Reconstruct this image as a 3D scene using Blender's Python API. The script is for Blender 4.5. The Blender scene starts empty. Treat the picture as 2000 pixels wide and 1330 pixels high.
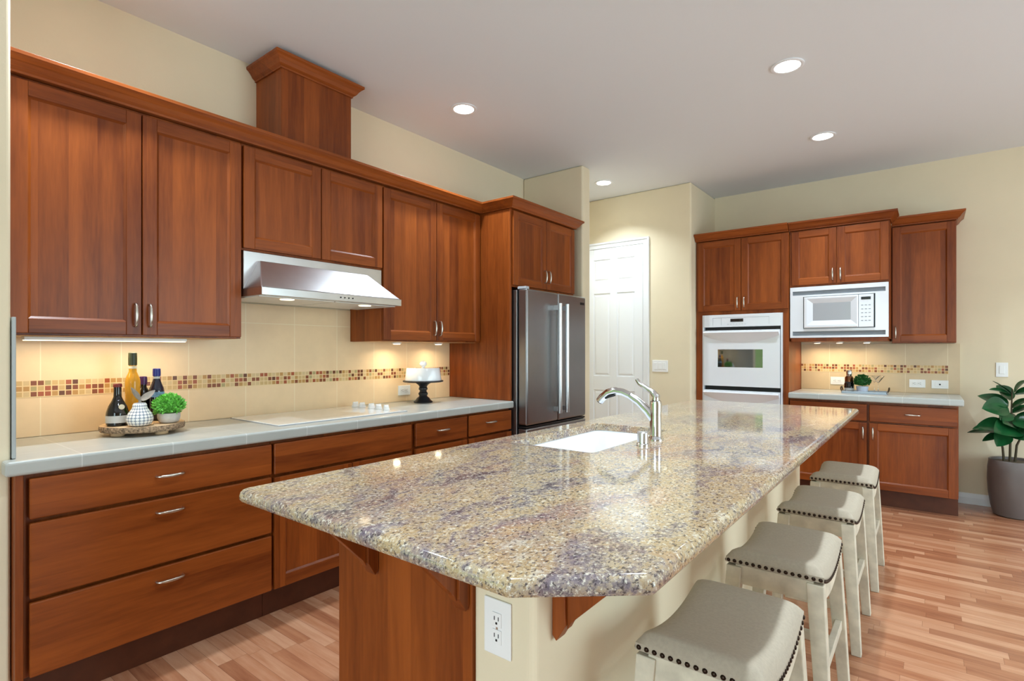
import bpy, bmesh, math, random
from mathutils import Vector, Matrix
random.seed(7)
PI = math.pi
scene = bpy.context.scene
COL = scene.collection

# ---------------------------------------------------------------- camera, sky, exposure
TH = math.atan(817 / 1050)
cam_data = bpy.data.cameras.new('camera')
cam_data.sensor_width = 36.0
cam_data.lens = 1050 / 2000 * 36.0
cam_data.shift_y = 19 / 2000
cam_data.clip_start = 0.02
cam = bpy.data.objects.new('camera', cam_data)
COL.objects.link(cam)
cam.location = (0, 0, 1.29)
cam.rotation_euler = (PI / 2, 0, TH)
scene.camera = cam
scene.view_settings.view_transform = 'Standard'
scene.view_settings.look = 'None'
scene.view_settings.gamma = 1.0
scene.view_settings.use_curve_mapping = False
scene.view_settings.exposure = 0.0
SKY = 2.0            # daylight strength
DOWN = 12.0          # watts of one ceiling downlight


def lin(c):
    return tuple(((v / 255) / 12.92 if v / 255 <= 0.04045 else ((v / 255 + 0.055) / 1.055) ** 2.4) for v in c) + (1.0,)


class NT:
    """small helper to write node trees"""
    def __init__(self, tree):
        self.t = tree
        self.n = tree.nodes
        self.l = tree.links

    def node(self, typ, **kw):
        n = self.n.new(typ)
        for k, v in kw.items():
            setattr(n, k, v)
        return n

    def put(self, sock, v):
        if hasattr(v, 'is_output'):
            self.l.new(v, sock)
        elif v is not None:
            sock.default_value = v

    def math(self, op, a, b=None, c=None):
        n = self.node('ShaderNodeMath', operation=op)
        self.put(n.inputs[0], a)
        if b is not None:
            self.put(n.inputs[1], b)
        if c is not None:
            self.put(n.inputs[2], c)
        return n.outputs[0]

    def vmath(self, op, a, b=None):
        n = self.node('ShaderNodeVectorMath', operation=op)
        self.put(n.inputs[0], a)
        if b is not None:
            self.put(n.inputs[1], b)
        return n.outputs[0]

    def mix(self, f, a, b, blend='MIX'):
        n = self.node('ShaderNodeMix', data_type='RGBA', blend_type=blend)
        self.put(n.inputs[0], f)
        self.put(n.inputs[6], a)
        self.put(n.inputs[7], b)
        return n.outputs[2]

    def ramp(self, f, stops, interp='LINEAR'):
        n = self.node('ShaderNodeValToRGB')
        cr = n.color_ramp
        cr.interpolation = interp
        while len(cr.elements) < len(stops):
            cr.elements.new(0.5)
        for e, (p, c) in zip(cr.elements, stops):
            e.position = p
            e.color = c
        self.put(n.inputs[0], f)
        return n.outputs[0]

    def noise(self, vec, scale, detail=3.0, rough=0.55, out=0):
        n = self.node('ShaderNodeTexNoise')
        self.put(n.inputs['Vector'], vec)
        n.inputs['Scale'].default_value = scale
        n.inputs['Detail'].default_value = detail
        n.inputs['Roughness'].default_value = rough
        return n.outputs[out]

    def white(self, vec):
        n = self.node('ShaderNodeTexWhiteNoise', noise_dimensions='3D')
        self.put(n.inputs['Vector'], vec)
        return n.outputs[0]

    def coord(self):
        return self.node('ShaderNodeTexCoord').outputs['Object']

    def sep(self, v):
        n = self.node('ShaderNodeSeparateXYZ')
        self.put(n.inputs[0], v)
        return n.outputs

    def comb(self, x, y, z):
        n = self.node('ShaderNodeCombineXYZ')
        for i, v in enumerate((x, y, z)):
            self.put(n.inputs[i], v)
        return n.outputs[0]

    def mapping(self, v, scale=(1, 1, 1), rot=(0, 0, 0), loc=(0, 0, 0)):
        n = self.node('ShaderNodeMapping')
        self.put(n.inputs[0], v)
        n.inputs['Location'].default_value = loc
        n.inputs['Rotation'].default_value = rot
        n.inputs['Scale'].default_value = scale
        return n.outputs[0]


# world: bright hazy sky, a belt of trees and a lawn outside the windows behind the camera
world = bpy.data.worlds.new('daylight')
scene.world = world
world.use_nodes = True
w = NT(world.node_tree)
w.n.clear()
wg = w.node('ShaderNodeTexCoord').outputs['Generated']
wz = w.sep(wg)[2]
wn = w.noise(wg, 6.0, 6.0, 0.6)
edge = w.math('ADD', wz, w.math('MULTIPLY', w.math('SUBTRACT', wn, 0.5), 0.35))
leafy = w.ramp(w.noise(wg, 22.0, 5.0, 0.7), [(0.30, (0.03, 0.12, 0.03, 1)), (0.5, (0.16, 0.52, 0.14, 1)), (0.7, (0.50, 0.85, 0.22, 1))])
skyc = w.ramp(wz, [(0.0, (1.0, 1.0, 1.0, 1)), (0.25, (0.86, 0.93, 1.0, 1)), (1.0, (0.62, 0.78, 1.0, 1))])
lawn = w.ramp(w.noise(wg, 9.0, 3.0), [(0.3, (0.16, 0.30, 0.10, 1)), (0.7, (0.34, 0.46, 0.22, 1))])
mk1 = w.ramp(edge, [(0.16, (0, 0, 0, 1)), (0.22, (1, 1, 1, 1))])
mk2 = w.ramp(wz, [(0.48 * 0 + 0.0, (0, 0, 0, 1)), (0.02, (1, 1, 1, 1))])
c = w.mix(mk2, lawn, w.mix(mk1, leafy, skyc))
bg = w.node('ShaderNodeBackground')
w.put(bg.inputs[0], c)
bg.inputs[1].default_value = SKY
w.l.new(bg.outputs[0], w.node('ShaderNodeOutputWorld').inputs[0])


def area_light(name, loc, rot, sx, sy, power, color=(1, 1, 1), shape='RECTANGLE', spread=PI, parent=None):
    d = bpy.data.lights.new(name, 'AREA')
    d.shape = shape
    d.size = sx
    if shape in ('RECTANGLE', 'ELLIPSE'):
        d.size_y = sy
    d.energy = power
    d.color = color
    d.spread = spread
    o = bpy.data.objects.new(name, d)
    COL.objects.link(o)
    o.location = loc
    o.rotation_euler = rot
    if parent:
        o.parent = parent
    return o


# daylight entering by the glazed openings behind the camera and on the right
DAY = (0.69, 0.84, 1.0)
area_light('window_daylight', (0.0, -2.55, 1.25), (PI / 2, 0, 0), 2.6, 2.0, 86, DAY)
area_light('window_daylight', (3.93, 3.0, 1.3), (PI / 2, 0, PI / 2), 3.0, 2.0, 128, DAY)

# ---------------------------------------------------------------- materials
MATS = {}


def new_mat(name):
    m = bpy.data.materials.new(name)
    m.use_nodes = True
    t = NT(m.node_tree)
    b = t.n['Principled BSDF']
    MATS[name] = m
    return m, t, b


def plain(name, rgb, rough=0.5, metal=0.0, noise=0.0, nscale=20.0, bump=0.0, bscale=200.0, coat=0.0, spec=None, **kw):
    m, t, b = new_mat(name)
    col = lin(rgb)
    if noise:
        n = t.noise(t.coord(), nscale, 4.0)
        lo = tuple(v * (1 - noise) for v in col[:3]) + (1,)
        hi = tuple(min(1, v * (1 + noise)) for v in col[:3]) + (1,)
        t.put(b.inputs['Base Color'], t.ramp(n, [(0.3, lo), (0.7, hi)]))
    else:
        b.inputs['Base Color'].default_value = col
    b.inputs['Roughness'].default_value = rough
    b.inputs['Metallic'].default_value = metal
    b.inputs['Coat Weight'].default_value = coat
    if spec is not None:
        b.inputs['Specular IOR Level'].default_value = spec
    if bump:
        bn = t.node('ShaderNodeBump')
        bn.inputs['Strength'].default_value = bump
        bn.inputs['Distance'].default_value = 0.002
        t.put(bn.inputs['Height'], t.noise(t.coord(), bscale, 3.0))
        t.l.new(bn.outputs[0], b.inputs['Normal'])
    for k, v in kw.items():
        b.inputs[k.replace('_', ' ')].default_value = v
    return m


def emission(name, rgb, strength):
    m, t, b = new_mat(name)
    b.inputs['Base Color'].default_value = lin(rgb)
    b.inputs['Emission Color'].default_value = lin(rgb)
    b.inputs['Emission Strength'].default_value = strength
    return m


def wood(name, axis, light=(156, 80, 29), dark=(92, 37, 8), board=0.095, rough=0.36):
    """cherry wood, grain along one axis, edge-glued boards of slightly different tone"""
    m, t, b = new_mat(name)
    P = t.coord()
    rnd = t.node('ShaderNodeObjectInfo').outputs['Random']
    x, y, z = t.sep(P)
    off = t.math('MULTIPLY', rnd, 37.0)
    if axis == 'Z':
        s = (8, 8, 0.7)
        per = t.math('ADD', x, y)
    elif axis == 'Y':
        s = (8, 0.7, 8)
        per = t.math('ADD', x, z)
    else:
        s = (0.7, 8, 8)
        per = t.math('ADD', y, z)
    bi = t.math('FLOOR', t.math('ADD', t.math('DIVIDE', per, board), off))
    bw = t.white(t.comb(bi, off, 3.0))
    V = t.vmath('ADD', t.mapping(P, scale=s), t.comb(off, t.math('MULTIPLY', bw, 9.0), off))
    g = t.noise(V, 1.3, 5.0, 0.6)
    g2 = t.noise(t.mapping(V, scale=(6, 6, 6)), 2.0, 2.0)
    f = t.math('ADD', t.math('MULTIPLY', g, 0.75), t.math('MULTIPLY', g2, 0.25))
    f = t.math('ADD', f, t.math('MULTIPLY', t.math('SUBTRACT', bw, 0.5), 0.18))
    col = t.ramp(f, [(0.25, lin(dark)), (0.72, lin(light))])
    t.put(b.inputs['Base Color'], col)
    b.inputs['Roughness'].default_value = rough
    b.inputs['Specular IOR Level'].default_value = 0.3
    return m


WZ = wood('cherry_vertical', 'Z')
WY = wood('cherry_along_y', 'Y')
WX = wood('cherry_along_x', 'X')
WPALE = wood('cherry_underside', 'Y', (215, 170, 120), (190, 140, 90))
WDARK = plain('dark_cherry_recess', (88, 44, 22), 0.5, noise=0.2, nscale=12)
PAINT = plain('cream_wall_paint', (228, 214, 184), 0.75, noise=0.02, nscale=3, bump=0.15, bscale=120)
CEIL = plain('ceiling_paint', (228, 231, 234), 0.85, bump=0.1, bscale=90)
WHITE = plain('white_trim_paint', (236, 238, 240), 0.38)
SIDEG = plain('grey_bullnose_tile', (168, 172, 170), 0.3)
NICKEL = plain('brushed_nickel', (205, 200, 190), 0.28, 1.0)
CHROME = plain('chrome', (222, 224, 226), 0.12, 1.0)
STEEL = plain('brushed_steel', (212, 213, 215), 0.28, 1.0, noise=0.06, nscale=6)
DSTEEL = plain('dark_stainless', (150, 149, 150), 0.34, 1.0, noise=0.04, nscale=4)
APPL = plain('white_enamel', (232, 235, 240), 0.18, coat=0.4)
APGREY = plain('pale_grey_plastic', (186, 192, 198), 0.35)
BLACK = plain('black_gap', (14, 14, 16), 0.4)
BGLOSS = plain('black_gloss', (18, 18, 20), 0.12, coat=0.5)
PLASTIC = plain('white_plastic', (240, 240, 238), 0.3)
PORC = plain('white_porcelain', (244, 247, 250), 0.12, coat=0.5)
CGLASS = plain('white_glass_ceramic', (236, 236, 232), 0.08, coat=0.6)
FABRIC = plain('taupe_linen', (174, 162, 143), 0.85, noise=0.06, nscale=120, bump=0.3, bscale=700)
PIPING = plain('dark_piping', (70, 66, 62), 0.7)
NAILM = plain('bronze_nail', (52, 40, 32), 0.35, 0.9)
WASH = plain('whitewashed_wood', (206, 198, 177), 0.6, noise=0.16, nscale=18, bump=0.2, bscale=60)
POTM = plain('dark_taupe_pot', (104, 96, 92), 0.42, noise=0.05, nscale=8)
SOIL = plain('potting_soil', (96, 84, 70), 0.95, noise=0.4, nscale=70, bump=0.6, bscale=120)
LEAF = plain('rubber_leaf', (20, 76, 38), 0.28, noise=0.35, nscale=9, coat=0.25)
STEMM = plain('plant_stem', (70, 62, 40), 0.7)
BOX1 = plain('bright_boxwood', (122, 200, 84), 0.55, noise=0.35, nscale=40)
BOX2 = plain('deep_boxwood', (30, 96, 30), 0.55, noise=0.4, nscale=40)
CONC = plain('pale_concrete', (196, 190, 182), 0.8, noise=0.12, nscale=40, bump=0.3, bscale=150)
ZINC = plain('pale_zinc_pot', (188, 196, 212), 0.4, noise=0.06, nscale=20)
BARK = plain('tree_bark', (150, 124, 98), 0.9, noise=0.75, nscale=110, bump=0.9, bscale=90)
SLABW = plain('cut_log_face', (212, 178, 138), 0.6, noise=0.12, nscale=12)
IRON = plain('black_cast_stand', (30, 30, 32), 0.35, coat=0.2)
LENS = emission('lamp_lens', (255, 253, 248), 14.0)
LENSW = emission('warm_lamp_lens', (255, 232, 190), 4.0)
FILT = plain('hood_filter_mesh', (222, 220, 214), 0.45, 0.3)
REDCAP = plain('dark_red_wax', (126, 36, 32), 0.4)
GRNCAP = plain('olive_capsule', (52, 60, 34), 0.4)
BLUCAP = plain('royal_blue_capsule', (34, 46, 132), 0.35)
PURCAP = plain('purple_capsule', (66, 34, 86), 0.35)
DKBOT = plain('black_bottle_glass', (16, 14, 14), 0.08, coat=0.6)
BLUBOT = plain('dark_blue_bottle_glass', (22, 30, 52), 0.08, coat=0.6)
SILVLB = plain('silver_label', (205, 205, 202), 0.4)
BLULB = plain('pale_blue_label', (120, 160, 200), 0.5, noise=0.3, nscale=60)
CRMLB = plain('cream_seal', (228, 216, 188), 0.5)
DRIFT = plain('driftwood_leaf', (150, 140, 128), 0.6, noise=0.15, nscale=50)
BRONZ = plain('bronze_band', (128, 84, 56), 0.25, 0.9)
TRAYM = plain('grey_tray', (168, 178, 188), 0.35, 0.3)
IRONH = plain('tray_handle_iron', (70, 56, 42), 0.4, 0.8)
KEYS = plain('grey_keypad', (150, 154, 160), 0.5)
BADGE = plain('dark_badge', (40, 40, 44), 0.3, 0.5)

m, t, b = new_mat('amber_spirit')
b.inputs['Base Color'].default_value = lin((236, 178, 60))
b.inputs['Roughness'].default_value = 0.06
b.inputs['Transmission Weight'].default_value = 0.35
b.inputs['IOR'].default_value = 1.4
AMBER = m

m, t, b = new_mat('clear_glass')
b.inputs['Base Color'].default_value = (1, 1, 1, 1)
b.inputs['Roughness'].default_value = 0.02
b.inputs['Transmission Weight'].default_value = 1.0
b.inputs['IOR'].default_value = 1.45
GLASS = m

m, t, b = new_mat('window_pane')
b.inputs['Base Color'].default_value = (1, 1, 1, 1)
b.inputs['Roughness'].default_value = 0.0
b.inputs['Transmission Weight'].default_value = 1.0
b.inputs['IOR'].default_value = 1.05
PANE = m

m, t, b = new_mat('oven_window_glass')
b.inputs['Base Color'].default_value = (0.012, 0.016, 0.014, 1)
b.inputs['Roughness'].default_value = 0.03
b.inputs['IOR'].default_value = 3.2
OVGL = m

# strip oak floor, boards along X
m, t, b = new_mat('oak_strip_floor')
P = t.coord()
x, y, z = t.sep(P)
row = t.math('FLOOR', t.math('DIVIDE', y, 0.0585))
ro = t.white(t.comb(row, 1.0, 0.0))
xs = t.math('ADD', t.math('DIVIDE', x, 0.45), t.math('MULTIPLY', ro, 7.0))
pl = t.math('FLOOR', xs)
pr = t.white(t.comb(row, pl, 5.0))
V = t.vmath('ADD', t.mapping(P, scale=(2.2, 22, 1)), t.comb(t.math('MULTIPLY', pr, 40.0), t.math('MULTIPLY', pr, 17.0), 0.0))
g = t.noise(V, 1.6, 5.0, 0.6)
col = t.ramp(t.math('ADD', t.math('MULTIPLY', g, 0.6), t.math('MULTIPLY', pr, 0.45)),
             [(0.2, lin((138, 84, 57))), (0.5, lin((174, 118, 85))), (0.82, lin((200, 152, 119)))])
fy = t.math('FRACT', t.math('DIVIDE', y, 0.0585))
fx = t.math('FRACT', xs)
gap = t.math('MAXIMUM', t.math('LESS_THAN', fy, 0.025), t.math('LESS_THAN', fx, 0.003))
t.put(b.inputs['Base Color'], t.mix(t.math('MULTIPLY', gap, 0.6), col, lin((90, 52, 32))))
b.inputs['Roughness'].default_value = 0.26
b.inputs['Coat Weight'].default_value = 0.2
FLOORM = m

# polished granite, streaks run along the island
m, t, b = new_mat('polished_granite')
P = t.coord()
wv = t.vmath('SUBTRACT', t.noise(P, 2.2, 3.0, 0.6, out=1), (0.5, 0.5, 0.5))
sc = t.node('ShaderNodeVectorMath', operation='SCALE')
t.put(sc.inputs[0], wv)
sc.inputs[3].default_value = 0.42
PW = t.vmath('ADD', P, sc.outputs[0])
streak = t.noise(t.mapping(PW, scale=(9.0, 3.0, 6.0), rot=(0, 0, 0.25)), 1.0, 8.0, 0.68)
fine = t.noise(t.mapping(P, scale=(1.0, 0.6, 1.0), rot=(0, 0, 0.3)), 55.0, 5.0, 0.78)
f = t.math('ADD', t.math('MULTIPLY', streak, 0.55), t.math('MULTIPLY', fine, 0.45))
base = t.ramp(f, [(0.37, lin((74, 66, 72))), (0.44, lin((136, 124, 120))), (0.495, lin((184, 168, 138))),
                  (0.54, lin((172, 146, 104))), (0.60, lin((208, 198, 174))), (0.68, lin((160, 122, 82)))])
purple = t.noise(t.mapping(PW, scale=(9, 2.2, 5), rot=(0, 0, 0.3), loc=(4.2, 1.3, 0)), 1.0, 5.0, 0.65)
base = t.mix(t.ramp(purple, [(0.50, (0, 0, 0, 1)), (0.66, (0.6, 0.6, 0.6, 1))]), base, lin((120, 108, 122)))
rust = t.noise(t.mapping(PW, scale=(4, 2, 4), loc=(9, 7, 0)), 1.0, 4.0, 0.6)
base = t.mix(t.ramp(rust, [(0.52, (0, 0, 0, 1)), (0.68, (0.55, 0.55, 0.55, 1))]), base, lin((172, 122, 92)))
sp1 = t.noise(t.mapping(P, scale=(1.0, 0.55, 1.0), rot=(0, 0, 0.3)), 150.0, 3.0, 0.7)
base = t.mix(t.ramp(sp1, [(0.53, (0, 0, 0, 1)), (0.63, (0.9, 0.9, 0.9, 1))]), base, lin((64, 56, 60)))
sp2 = t.noise(P, 120.0, 3.0, 0.7)
base = t.mix(t.ramp(sp2, [(0.55, (0, 0, 0, 1)), (0.66, (0.7, 0.7, 0.7, 1))]), base, lin((232, 226, 208)))
t.put(b.inputs['Base Color'], base)
b.inputs['Roughness'].default_value = 0.07
b.inputs['Specular IOR Level'].default_value = 0.6
GRANITE = m


def tile_mat(name, axis, first, pitch, rowz, rgb, grout, rough, gw=0.004, var=0.06, extra=None):
    """large tiles; axis is the running direction; rowz = heights of horizontal joints"""
    m, t, b = new_mat(name)
    P = t.coord()
    o = t.sep(P)
    s = o['XYZ'.index(axis)]
    q = t.math('DIVIDE', t.math('SUBTRACT', s, first), pitch)
    fr = t.math('FRACT', t.math('ADD', q, gw / pitch / 2))
    gm = t.math('LESS_THAN', fr, gw / pitch)
    for h in rowz:
        gm = t.math('MAXIMUM', gm, t.math('LESS_THAN', t.math('ABSOLUTE', t.math('SUBTRACT', o[2], h)), gw / 2))
    if extra:
        ax, h = extra
        gm = t.math('MAXIMUM', gm, t.math('LESS_THAN', t.math('ABSOLUTE', t.math('SUBTRACT', o['XYZ'.index(ax)], h)), gw / 2))
    tv = t.white(t.comb(t.math('FLOOR', q), 2.0, 1.0))
    n = t.noise(P, 7.0, 4.0, 0.6)
    f = t.math('ADD', t.math('MULTIPLY', n, 0.7), t.math('MULTIPLY', tv, 0.3))
    c0 = lin(rgb)
    lo = tuple(v * (1 - var) for v in c0[:3]) + (1,)
    hi = tuple(v * (1 + var) for v in c0[:3]) + (1,)
    col = t.ramp(f, [(0.3, lo), (0.7, hi)])
    t.put(b.inputs['Base Color'], t.mix(gm, col, lin(grout)))
    b.inputs['Roughness'].default_value = rough
    return m


TILE_L = tile_mat('beige_tile_left', 'Y', 0.589, 0.2975, (1.446,), (236, 206, 164), (244, 224, 190), 0.35)
TILE_R = tile_mat('beige_tile_right', 'X', -0.76, 0.2925, (), (214, 190, 152), (232, 214, 182), 0.35)
CT_L = tile_mat('grey_counter_tile_left', 'Y', 0.582, 0.2975, (), (176, 178, 172), (198, 199, 194), 0.28, extra=('X', -2.60))
CT_R = tile_mat('grey_counter_tile_right', 'X', -0.76, 0.2925, (), (180, 184, 180), (202, 205, 200), 0.28)


def mosaic_mat(name, axis, z0, pitch):
    m, t, b = new_mat(name)
    P = t.coord()
    o = t.sep(P)
    qs = t.math('DIVIDE', o['XYZ'.index(axis)], pitch)
    qz = t.math('DIVIDE', t.math('SUBTRACT', o[2], z0), pitch)
    wv = t.white(t.comb(t.math('FLOOR', qs), t.math('FLOOR', qz), 4.0))
    col = t.ramp(wv, [(0.0, lin((206, 172, 118))), (0.2, lin((188, 142, 82))), (0.34, lin((212, 184, 138))),
                      (0.52, lin((134, 74, 42))), (0.70, lin((104, 60, 34))), (0.82, lin((166, 88, 54))), (0.92, lin((176, 160, 112)))], 'CONSTANT')
    gm = t.math('MAXIMUM', t.math('LESS_THAN', t.math('FRACT', qs), 0.17), t.math('LESS_THAN', t.math('FRACT', qz), 0.17))
    t.put(b.inputs['Base Color'], t.mix(gm, col, lin((232, 206, 160))))
    t.put(b.inputs['Roughness'], t.math('ADD', t.math('MULTIPLY', gm, 0.4), 0.32))
    b.inputs['Specular IOR Level'].default_value = 0.3
    return m


MOS_L = mosaic_mat('mosaic_left', 'Y', 1.085, 0.0240)
MOS_R = mosaic_mat('mosaic_right', 'X', 1.085, 0.0240)

# ---------------------------------------------------------------- mesh helpers
OFF = {}


def off_of(o):
    return OFF.get(o.name, Vector((0, 0, 0))) if o else Vector((0, 0, 0))


class MB:
    def __init__(self):
        self.v = []
        self.f = []
        self.m = []

    def add(self, verts, faces, m=0):
        k = len(self.v)
        self.v += [tuple(p) for p in verts]
        for f in faces:
            self.f.append([i + k for i in f])
            self.m.append(m)
        return self

    def box(self, x0, x1, y0, y1, z0, z1, m=0):
        x0, x1 = min(x0, x1), max(x0, x1)
        y0, y1 = min(y0, y1), max(y0, y1)
        z0, z1 = min(z0, z1), max(z0, z1)
        vs = [(x0, y0, z0), (x1, y0, z0), (x1, y1, z0), (x0, y1, z0), (x0, y0, z1), (x1, y0, z1), (x1, y1, z1), (x0, y1, z1)]
        fs = [(0, 3, 2, 1), (4, 5, 6, 7), (0, 1, 5, 4), (1, 2, 6, 5), (2, 3, 7, 6), (3, 0, 4, 7)]
        return self.add(vs, fs, m)

    def hexa(self, b4, t4, m=0):
        return self.add(list(b4) + list(t4), [(0, 3, 2, 1), (4, 5, 6, 7), (0, 1, 5, 4), (1, 2, 6, 5), (2, 3, 7, 6), (3, 0, 4, 7)], m)

    def prism(self, pts, vec, m=0):
        n = len(pts)
        vec = Vector(vec)
        a = [Vector(p) for p in pts]
        fs = [tuple(reversed(range(n))), tuple(range(n, 2 * n))] + [(i, (i + 1) % n, n + (i + 1) % n, n + i) for i in range(n)]
        return self.add(a + [p + vec for p in a], fs, m)

    def rings(self, rs, m=0, cap0=True, cap1=True, closed=True):
        n = len(rs[0])
        vs = [p for r in rs for p in r]
        fs = []
        for j in range(len(rs) - 1):
            for i in range(n if closed else n - 1):
                a = j * n + i
                bb = j * n + (i + 1) % n
                fs.append((a, bb, bb + n, a + n))
        if cap0:
            fs.append(tuple(reversed(range(n))))
        if cap1:
            fs.append(tuple(range((len(rs) - 1) * n, len(rs) * n)))
        return self.add(vs, fs, m)

    def lathe(self, prof, c=(0, 0, 0), n=28, m=0, sx=1.0, sy=1.0, cap=True, axis='Z'):
        rs = []
        for r, z in prof:
            ring = []
            for i in range(n):
                a = 2 * PI * i / n
                p = (r * math.cos(a) * sx, r * math.sin(a) * sy, z)
                if axis == 'X':
                    p = (z, p[0], p[1])
                elif axis == 'Y':
                    p = (p[1], z, p[0])
                ring.append((c[0] + p[0], c[1] + p[1], c[2] + p[2]))
            rs.append(ring)
        return self.rings(rs, m, cap, cap)

    def tube(self, path, rad, n=10, m=0, flat=1.0, up=(0, 0, 1)):
        path = [Vector(p) for p in path]
        k = len(path)
        if not hasattr(rad, '__len__'):
            rad = [rad] * k
        rs = []
        prev = None
        for i, p in enumerate(path):
            d = (path[min(i + 1, k - 1)] - path[max(i - 1, 0)]).normalized()
            if prev is None:
                u = Vector(up)
                if abs(u.dot(d)) > 0.95:
                    u = Vector((1, 0, 0)) if abs(d.x) < 0.9 else Vector((0, 1, 0))
            else:
                u = prev
            u = (u - d * u.dot(d)).normalized()
            prev = u
            s = d.cross(u)
            rs.append([p + (u * math.cos(2 * PI * j / n) * flat + s * math.sin(2 * PI * j / n)) * rad[i] for j in range(n)])
        return self.rings(rs, m)

    def build(self, name, mats, parent=None, bevel=0.0, smooth=None, seg=2, subsurf=0):
        o3 = off_of(parent)
        me = bpy.data.meshes.new(name)
        me.from_pydata([(p[0] - o3.x, p[1] - o3.y, p[2] - o3.z) for p in self.v], [], self.f)
        if not isinstance(mats, (list, tuple)):
            mats = [mats]
        for mt in mats:
            me.materials.append(mt)
        me.polygons.foreach_set('material_index', self.m)
        bm = bmesh.new()
        bm.from_mesh(me)
        bmesh.ops.recalc_face_normals(bm, faces=bm.faces)
        bm.to_mesh(me)
        bm.free()
        if smooth is not None:
            me.polygons.foreach_set('use_smooth', [True] * len(me.polygons))
            me.set_sharp_from_angle(angle=math.radians(smooth))
        me.update()
        o = bpy.data.objects.new(name, me)
        COL.objects.link(o)
        if parent:
            o.parent = parent
            OFF[o.name] = o3
        if bevel:
            md = o.modifiers.new('bevel', 'BEVEL')
            md.width = bevel
            md.segments = seg
            md.limit_method = 'ANGLE'
            md.angle_limit = math.radians(40)
        if subsurf:
            md = o.modifiers.new('sub', 'SUBSURF')
            md.levels = md.render_levels = subsurf
        return o


def thing(name, label, cat, loc, group=None):
    o = bpy.data.objects.new(name, None)
    COL.objects.link(o)
    o.location = loc
    o.empty_display_size = 0.1
    OFF[o.name] = Vector(loc)
    return tag(o, label, cat, group)


def tag(o, label, cat, group=None):
    o['label'] = label
    o['category'] = cat
    if group:
        o['group'] = group
    return o


def struct(o):
    o['kind'] = 'structure'
    return o


def copy_tree(o, parent=None, loc=None):
    c = o.copy()
    COL.objects.link(c)
    if parent:
        c.parent = parent
    if loc:
        c.location = loc
    for ch in list(o.children):
        copy_tree(ch, c)
    return c


class Fr:
    """cabinet frame: s runs along the wall, n points into the room, plane = back of the doors"""
    def __init__(self, kind, plane):
        self.k = kind
        self.p = plane
        self.H = WY if kind == 'L' else WX

    def w(self, s, n, z):
        return (self.p + n, s, z) if self.k == 'L' else (s, self.p - n, z)

    def box(self, mb, s0, s1, n0, n1, z0, z1, m=0):
        a = self.w(s0, n0, z0)
        c = self.w(s1, n1, z1)
        return mb.box(a[0], c[0], a[1], c[1], a[2], c[2], m)


def handle(fr, parent, s, z, vertical, L=0.104, n0=0.02):
    k = L / 2 - 0.004
    prof = [(-k, 0.0), (-k, 0.014), (-k * 0.86, 0.021), (-k * 0.45, 0.025), (0, 0.0265), (k * 0.45, 0.025), (k * 0.86, 0.021), (k, 0.014), (k, 0.0)]
    rad = [0.0048, 0.0046, 0.005, 0.0062, 0.0068, 0.0062, 0.005, 0.0046, 0.0048]
    path = [fr.w(s, n0 + b_, z + a) if vertical else fr.w(s + a, n0 + b_, z) for a, b_ in prof]
    up = fr.w(0, 1, 0)
    base = fr.w(0, 0, 0)
    mb = MB().tube(path, rad, 10, 0, up=(up[0] - base[0], up[1] - base[1], 0.01))
    return mb.build('handle', NICKEL, parent, smooth=50)


def door(fr, parent, s0, s1, z0, z1, hs=None, hz=None, sw=0.056, t=0.02):
    mb = MB()
    fr.box(mb, s0, s0 + sw, 0, t, z0, z1, 0)
    fr.box(mb, s1 - sw, s1, 0, t, z0, z1, 0)
    fr.box(mb, s0 + sw, s1 - sw, 0, t, z0, z0 + sw, 1)
    fr.box(mb, s0 + sw, s1 - sw, 0, t, z1 - sw, z1, 1)
    a0, a1, b0, b1 = s0 + sw, s1 - sw, z0 + sw, z1 - sw
    pn = t - 0.011
    fr.box(mb, a0 - 0.002, a1 + 0.002, 0.002, pn, b0 - 0.002, b1 + 0.002, 0)
    e = 0.009                       # sloped sticking round the panel
    hi = t - 0.003
    o4 = [(a0, b0), (a1, b0), (a1, b1), (a0, b1)]
    i4 = [(a0 + e, b0 + e), (a1 - e, b0 + e), (a1 - e, b1 - e), (a0 + e, b1 - e)]
    for i in range(4):
        j = (i + 1) % 4
        mb.add([fr.w(o4[i][0], hi, o4[i][1]), fr.w(o4[j][0], hi, o4[j][1]), fr.w(i4[j][0], pn + 0.0004, i4[j][1]), fr.w(i4[i][0], pn + 0.0004, i4[i][1])],
               [(0, 1, 2, 3)], 1 if i % 2 == 0 else 0)
    d = mb.build('door', [WZ, fr.H], parent, bevel=0.0022)
    if hs is not None:
        handle(fr, d, hs, hz, True)
    return d


def drawer(fr, parent, s0, s1, z0, z1, hs=None, hz=None, t=0.02):
    mb = MB()
    fr.box(mb, s0, s1, 0, t, z0, z1, 0)
    d = mb.build('drawer', [fr.H], parent, bevel=0.005, seg=3)
    if hs is not None:
        handle(fr, d, hs, hz, False)
    return d


def carcass(fr, parent, s0, s1, depth, z0, z1, n1=-0.001, under=None):
    mb = MB()
    fr.box(mb, s0, s1, -depth, n1, z0, z1, 0)
    if under:
        fr.box(mb, s0 + 0.015, s1 - 0.015, -depth + 0.005, n1 - 0.02, z0 - 0.002, z0 + 0.001, 1)
    return mb.build('body', [WZ, WPALE], parent, bevel=0.0015)


CROWN = [(-0.04, 0.0), (0.008, 0.0), (0.008, 0.008), (0.014, 0.012), (0.022, 0.018), (0.032, 0.034), (0.044, 0.048), (0.052, 0.054), (0.056, 0.056), (0.056, 0.070), (-0.04, 0.070)]


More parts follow.
